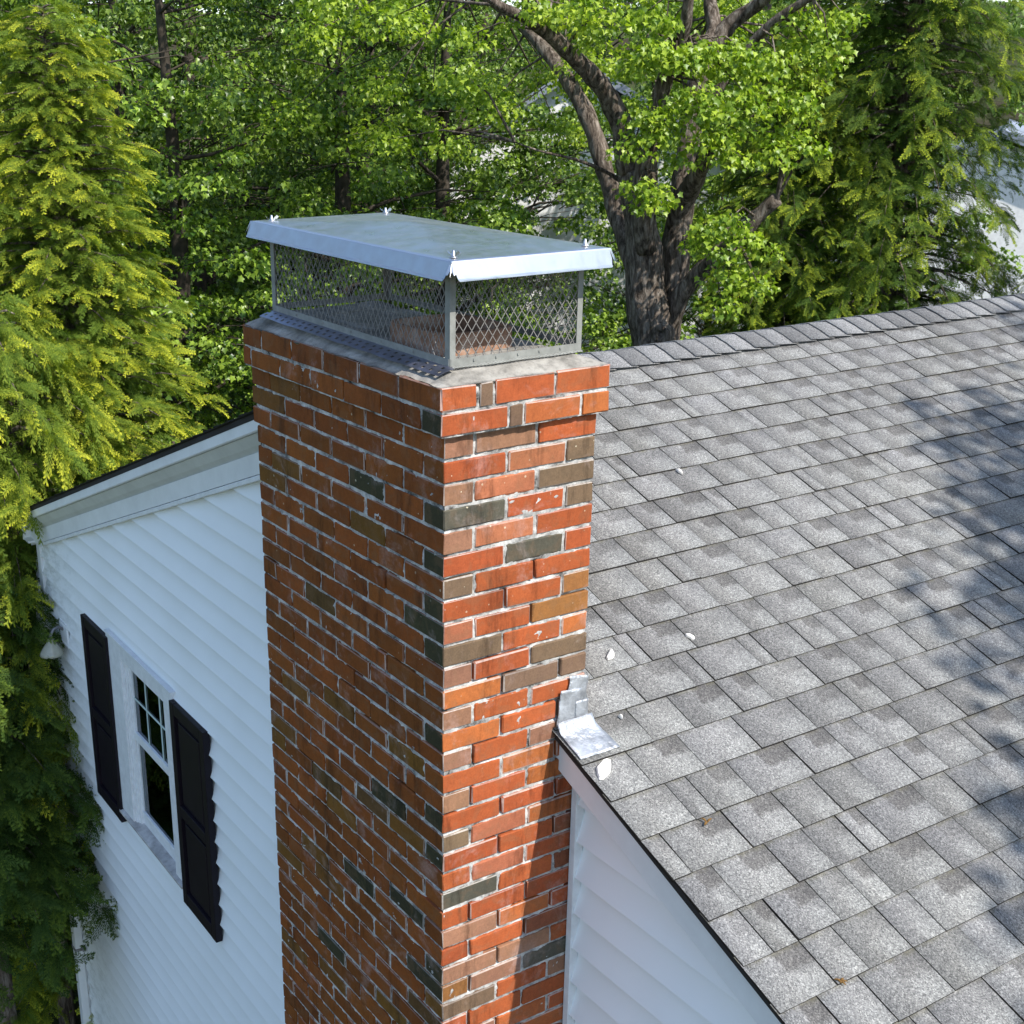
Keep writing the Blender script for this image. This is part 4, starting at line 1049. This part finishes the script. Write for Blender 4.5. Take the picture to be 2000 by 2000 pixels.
CL=[(-7.44,5.81,1.42),(-7.27,6.04,1.37),(-7.01,6.04,1.43),(-7.08,5.63,1.42),(-7.16,6.33,1.22),(-6.94,6.29,1.36),(-6.83,6.72,1.41),(-6.77,6.80,1.30),(-6.81,6.60,1.12),(-6.71,6.70,1.09),(-6.69,6.88,1.05),(-6.85,6.70,0.96),(-6.66,6.91,0.98),(-6.54,7.18,1.09),(-6.60,7.12,1.05),(-6.48,7.39,1.07),(-6.45,7.56,1.05),(-6.37,7.63,0.93),(-6.54,7.47,0.89),(-6.89,7.40,0.94),(-6.61,6.96,0.66),(-6.45,7.13,0.71),(-6.38,7.20,0.59),(-6.47,7.11,0.52),(-6.41,7.46,0.73),(-6.32,7.55,0.59),(-6.30,7.71,0.75),(-6.29,7.85,0.58),(-6.22,8.05,0.65),(-6.20,8.20,0.51),(-6.38,7.63,0.42),(-6.27,7.87,0.35),(-6.19,8.07,0.30),(-6.44,7.42,0.35),(-6.50,7.22,0.33),(-6.47,7.40,0.17),(-6.36,7.64,0.11),(-6.23,7.77,0.16),(-6.17,8.23,0.20),(-6.71,7.73,0.96),(-6.65,8.20,0.98),(-6.86,6.69,0.48),(-6.79,6.76,0.36),(-6.70,6.87,0.43),(-6.83,6.58,0.25),(-6.74,6.83,0.55),(-6.68,7.04,0.12),(-6.86,6.69,-0.11),(-6.77,6.79,-0.18),(-6.80,6.75,-0.25),(-6.46,7.26,-0.48),(-6.36,7.37,-0.55),(-6.32,7.54,-0.56),(-6.28,7.72,-0.69),(-6.39,7.34,-0.70),(-6.30,7.43,-0.40),(-6.53,7.20,-0.60),(-6.48,7.39,-0.93),(-6.37,7.50,-1.03),(-6.23,7.63,-1.00),(-6.41,7.45,-1.19),(-6.38,7.63,-0.89),(-6.27,7.87,-1.10),(-6.54,8.57,1.29),(-6.44,8.66,1.12),(-6.64,8.48,1.39),(-6.50,8.87,1.39),(-6.59,8.79,0.94),(-6.79,8.61,1.18)]
def resample(pts, step):
    out = [pts[0]]
    for a, b in zip(pts[:-1], pts[1:]):
        L = math.dist(a[:3], b[:3]); n = max(1, int(L / step))
        for i in range(1, n + 1): out.append(tuple(a[k] + (b[k] - a[k]) * i / n for k in range(4)))
    return out
def smooth(pts):
    for _ in range(3): pts = [pts[0]] + [tuple((a[k] + 2 * b[k] + c[k]) / 4 for k in range(4)) for a, b, c in zip(pts[:-2], pts[1:-1], pts[2:])] + [pts[-1]]
    return pts
def big_maple():
    root = tree_root('maple_tree', -7.3, 7.55, 'old maple with thick forked trunk behind the roof ridge', z=GZ)
    m = MB(); off = Vector((-7.3, 7.55, GZ)); rnd = random.Random(8)
    for k, l in LIMBS.items():
        p = smooth(resample(l, .09)); 
        p = [(a[0] + .02 * noise.noise(Vector((a[2] * 3, 1, len(l)))), a[1] + .02 * noise.noise(Vector((a[2] * 3, 7, len(l)))), a[2], a[3]) for a in p]
        m.tube([Vector(a[:3]) - off for a in p], [a[3] * .74 for a in p], 26 if l[0][3] > .1 else 10, .22, True, len(k))
    m.lathe(Vector((-7.15, 7.38, -1.62)) - off, [(.0, -.01), (.03, .0), (.05, .03), (.085, .035), (.11, 0), (.13, -.06)], 14, Matrix.Rotation(R(95), 3, Vector((-.75, -.65, 0))) if False else Matrix.Rotation(R(90), 3, Vector((-.55, .83, 0)).cross(Vector((0, 0, 1)))) )
    cl = []; rng = np.random.default_rng(4)
    for c in CL: cl.append((c[0] + rng.uniform(-.06, .06), c[1] + rng.uniform(-.06, .06), c[2], rng.uniform(.17, .27)))
    # the rest of the crown: above the frame and on the far side
    for i in range(170):
        a = rng.uniform(1.2, 4.6); r_ = rng.uniform(1.0, 4.6); z = rng.uniform(1.7, 5.0) if rng.random() < .6 else rng.uniform(.2, 1.8)
        x, y = -7.4 + r_ * math.cos(a), 7.7 + r_ * math.sin(a)
        if z < 1.8 and (x > -7.9): continue
        cl.append((x, y, z, rng.uniform(.25, .42)))
    # thin twigs towards the clusters
    tips = [Vector(a[:3]) for l in LIMBS.values() for a in resample(l, .3) if a[2] > -1.6]
    for c in cl:
        q = Vector(c[:3]); b = min(tips, key=lambda t_: (t_ - q).length)
        if (b - q).length < 2.6 and c[3] > 0:
            mid = b.lerp(q, .55) + Vector((rnd.uniform(-.08, .08), rnd.uniform(-.08, .08), .1)); m.tube([b - off, mid - off, q - off], [.016, .010, .004], 5, 0, False)
    attach('trunk', mbmesh(m, 'maple_trunk'), M['bark'], root)
    cl = np.array(cl); cl[:, :3] -= np.array(off)
    attach('crown', leaf_mesh('maple_crown', cl, rng, 250, .054, True, .5), M['maple'], root)
big_maple()

# ------------------------------------------------------------------ woodland behind
def wood_tree(seed, H, spread, per, size, lobes, nbr=34, lean=.0):
    rng = np.random.default_rng(seed); rnd = random.Random(seed); m = MB(); cl = []
    r0 = .0135 * H
    sp = [(0, 0, 0, r0 * 1.2), (.02 * H * lean, 0, H * .3, r0), (.05 * H * lean + .1, .1, H * .6, r0 * .62), (.07 * H * lean, 0, H * .93, r0 * .12)]
    sp = smooth(resample(sp, .5)); m.tube([a[:3] for a in sp], [a[3] for a in sp], 9, .12, True, seed)
    for i in range(nbr):
        h = .16 + .8 * (i + rnd.random()) / nbr; k = min(len(sp) - 1, int(h / .93 * (len(sp) - 1))); b = Vector(sp[k][:3]); a = i * 2.4 + rnd.uniform(-.6, .6)
        env = math.sin(min(1, (1.05 - h) * 1.45) * math.pi / 2); L = spread * env * rnd.uniform(.6, 1.1); up = rnd.uniform(.12, .5)
        pts = []; 
        for f in (0, .3, .6, 1): pts.append(b + Vector((math.cos(a + .25 * f) * L * f, math.sin(a + .25 * f) * L * f, L * (up * f + .05 * math.sin(5 * f + i)))))
        rr = .005 * H * (1 - h) + .011
        m.tube(pts, [rr, rr * .7, rr * .45, .006], 6, .05, False)
        nc = max(3, int(4.0 * L))
        for j in range(nc):
            f = rnd.uniform(.28, 1.08); q = pts[0].lerp(pts[-1], f) + Vector((rnd.gauss(0, .22 * L), rnd.gauss(0, .22 * L), rnd.uniform(-.30, .35)))
            cl.append((*q, rnd.uniform(.2, .44)))
            e = pts[0].lerp(pts[-1], max(0, f - .25)); m.tube([e, e.lerp(q, .6) + Vector((0, 0, .06)), q], [.009, .005, .002], 4, 0, False)
    return mbmesh(m, 'wood_trunk'), leaf_mesh('wood_crown', np.array(cl), rng, per, size, lobes, .34)
VAR = [wood_tree(1, 11.5, 3.0, 125, .066, True), wood_tree(2, 12.5, 3.3, 120, .068, True, 38), wood_tree(3, 10.5, 2.7, 130, .064, False, 34, 1.0), wood_tree(6, 7.0, 2.4, 130, .060, True, 30)]
SPOTS = [ # x, y, variant, rz, scale, label
 (-12.4, 4.2, 0, 0.4, 1.00, 'leafy tree behind the tall golden cedar, nearest on the left'),
 (-12.6, 6.7, 1, 1.7, 0.97, 'leafy tree filling the gap directly behind the chimney cap lid'),
 (-12.7, 8.5, 0, 3.3, 1.02, 'leafy tree between the chimney cap and the old maple'),
 (-16.3, 5.2, 1, 2.6, 1.05, 'darker leafy tree in the second row behind the golden cedar'),
 (-16.6, 8.6, 2, 0.9, 1.20, 'slender leafy tree in the second row behind the chimney'),
 (-16.6, 10.6, 1, 4.4, 1.05, 'broad leafy tree in the second row left of the old maple'),
 (-13.2, 15.6, 0, 5.3, 1.05, 'leafy tree seen past the right side of the old maple'),
 (-11.5, 1.6, 2, 2.2, 1.10, 'leafy tree at the far left behind the yellow green cedar'),
 (-20.5, 3.0, 0, 1.1, 1.42, 'tall tree at the back left of the wood'),
 (-21.5, 8.5, 1, 5.0, 1.40, 'tall tree at the back of the wood behind the chimney cap'),
 (-20.5, 14.0, 0, 2.9, 1.45, 'tall tree at the back of the wood behind the old maple'),
 (-17.5, 19.0, 1, 0.2, 1.35, 'tall tree at the back right between maple and cedars'),
 (-24.5, 5.6, 1, 3.0, 1.45, 'very tall tree in the last row behind the golden cedar'),
 (-25.0, 12.0, 0, 2.0, 1.50, 'very tall tree in the last row behind the chimney'),
 (-19.5, 22.0, 0, 4.0, 1.40, 'very tall tree in the last row behind the green cedars'),
 (-29.0, 7.0, 1, 2.2, 1.75, 'very tall tree on the rise at the very back, behind the left lid corner'),
 (-29.5, 13.0, 0, 0.6, 1.8, 'very tall tree on the rise at the very back, behind the cap lid'),
 (-27.5, 19.5, 1, 3.6, 1.75, 'very tall tree on the rise at the very back, left of the old maple'),
 (-22.5, 26.0, 0, 5.2, 1.75, 'very tall tree on the rise at the very back, right of the old maple'),
 (-28.0, 2.0, 0, 1.9, 1.75, 'very tall tree on the rise at the very back left'),
 (-11.8, -2.8, 1, 2.9, 0.85, 'unseen leafy tree left of the gable, added to block skylight'),  # out of view, added to keep skylight off the lower left corner
 (-11.0, -5.0, 0, 0.9, 0.8, 'unseen leafy tree facing the gable, added to dim the lower left'),  # second unseen sky blocker, added to darken the foliage by the gable
 (-10.4, 5.0, 3, 0.0, 1.00, 'low leafy sapling just left of the chimney cap screen'),
 (-10.3, 7.5, 3, 2.0, 0.92, 'low leafy sapling seen through the chimney cap screen'),
 (-9.9, 9.6, 3, 4.0, 0.95, 'low leafy sapling by the foot of the old maple'),
 (-9.4, 2.9, 3, 5.1, 0.80, 'low leafy sapling beside the golden cedar above the left rake'),
 (-14.6, 9.4, 3, 1.0, 1.10, 'small understorey tree deep in the wood behind the cap lid'),
 (-12.2, 13.2, 3, 3.1, 1.10, 'small understorey tree right of the old maple trunk'),
]
for i, (x, y, v_, rz, s, lab) in enumerate(SPOTS):
    t = tree_root('leafy_tree', x, y, lab, group='leafy trees of the wood behind the house', rz=rz, s=s)
    me_c = VAR[v_][1]
    o = bpy.data.objects.new('crown', me_c); C.objects.link(o); o.parent = t
    if not me_c.materials: me_c.materials.append(M['wood'])
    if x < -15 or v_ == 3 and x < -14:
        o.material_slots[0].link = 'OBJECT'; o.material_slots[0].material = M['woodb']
    attach('trunk', VAR[v_][0], M['twig'], t)

# tree off to the right whose crown shades the far end of the roof
def shade_tree():
    rng = np.random.default_rng(77); L = np.array(SUN); base = np.array([2.05, 3.85, -1.95]); c0 = base + L * 8.5
    x, y = c0[0] + .8, c0[1] + .2; root = tree_root('shade_tree', x, y, 'tree beyond the right of the roof that shades the far shingles', z=GZ)
    off = np.array([x, y, GZ]); cl = []
    a = np.cross(L, [0, 0, 1]); a /= np.linalg.norm(a); b = np.cross(a, L)
    for i in range(900):
        u = rng.uniform(-1, 1, 2)
        if u @ u > 1: continue
        rx = 2.08 - .72 * u[0] * 4.6 + .69 * u[1] * 2.5; ry = 3.75 + .69 * u[0] * 4.6 + .72 * u[1] * 2.5
        p = np.array([rx, ry, zr(rx)]) + L * (8.5 + rng.uniform(-1.5, 1.5)); cl.append((*(p - off), rng.uniform(.22, .45)))
    m = MB(); m.tube([(0, 0, 0), (-.1, 0, 5), tuple(c0 - off)], [.22, .18, .06], 10, .1)
    for c in cl[::3]:
        q = Vector(c[:3]); m.tube([Vector((-.1, 0, 5)).lerp(Vector(c0 - off), .3), q], [.03, .008], 5, 0, False)
    attach('trunk', mbmesh(m, 'shade_trunk'), M['bark'], root)
    attach('crown', leaf_mesh('shade_crown', np.array(cl), rng, 46, .11, False, .6), M['wood'], root)
shade_tree()

# undergrowth as one uncountable mass
def undergrowth():
    rng = np.random.default_rng(9); cl = []
    for i in range(900):
        x = rng.uniform(-24, -8.2); y = rng.uniform(-3, 24)
        cl.append((x, y, GZ + rng.uniform(.2, 1.5), rng.uniform(.3, .6)))
    link('undergrowth', leaf_mesh('undergrowth', np.array(cl), rng, 22, .13, False, .6), M['woodb'], kind='stuff')
undergrowth()

# ------------------------------------------------------------------ neighbours seen through gaps
def far_house(x, y, rz, w_, d_, h, lab):
    root = empty('neighbour_house', (x, y, GZ), label=lab, cat='house'); root.rotation_euler.z = rz
    def att(m, name, mt):
        o = attach(name, mbmesh(m, name), mt, root); return o
    m = MB(); m.box((-w_ / 2, -d_ / 2, 0), (w_ / 2, d_ / 2, h)); m.quad([(w_ / 2, -d_ / 2, h), (w_ / 2, d_ / 2, h), (w_ / 2, 0, h + 2)]); m.quad([(-w_ / 2, -d_ / 2, h), (-w_ / 2, 0, h + 2), (-w_ / 2, d_ / 2, h)]); wall = att(m, 'wall', M['farwhite'])
    m = MB()
    for s in (-1, 1):
        m.quad([(-w_ / 2 - .3, s * (d_ / 2 + .4), h - .15), (w_ / 2 + .3, s * (d_ / 2 + .4), h - .15), (w_ / 2 + .3, 0, h + 2.08), (-w_ / 2 - .3, 0, h + 2.08)])
    o = att(m, 'roof', M['farroof']); s_ = o.modifiers.new('t', 'SOLIDIFY'); s_.thickness = .15
    for i in range(3):
        for z in (1.0, 3.6):
            f = MB(); xx = -w_ / 2 + w_ * (i + .5) / 3; f.box((xx - .5, -d_ / 2 - .05, z), (xx + .5, -d_ / 2 - .01, z + 1.3)); wn = att(f, 'window', M['dark'])
    f = MB(); f.box((w_ / 2 + .01, -.6, 1.2), (w_ / 2 + .06, .5, 2.6)); att(f, 'window', M['dark'])
far_house(-21.5, 17.6, R(-38), 10, 7, 6.6, 'white neighbour house glimpsed left of the old maple trunk')
far_house(-17.5, 27.5, R(-56), 10, 11, 5.2, 'white neighbour house glimpsed through the cedars at the right edge')
print('verts', sum(len(o.data.vertices) for o in bpy.data.objects if o.type == 'MESH'))
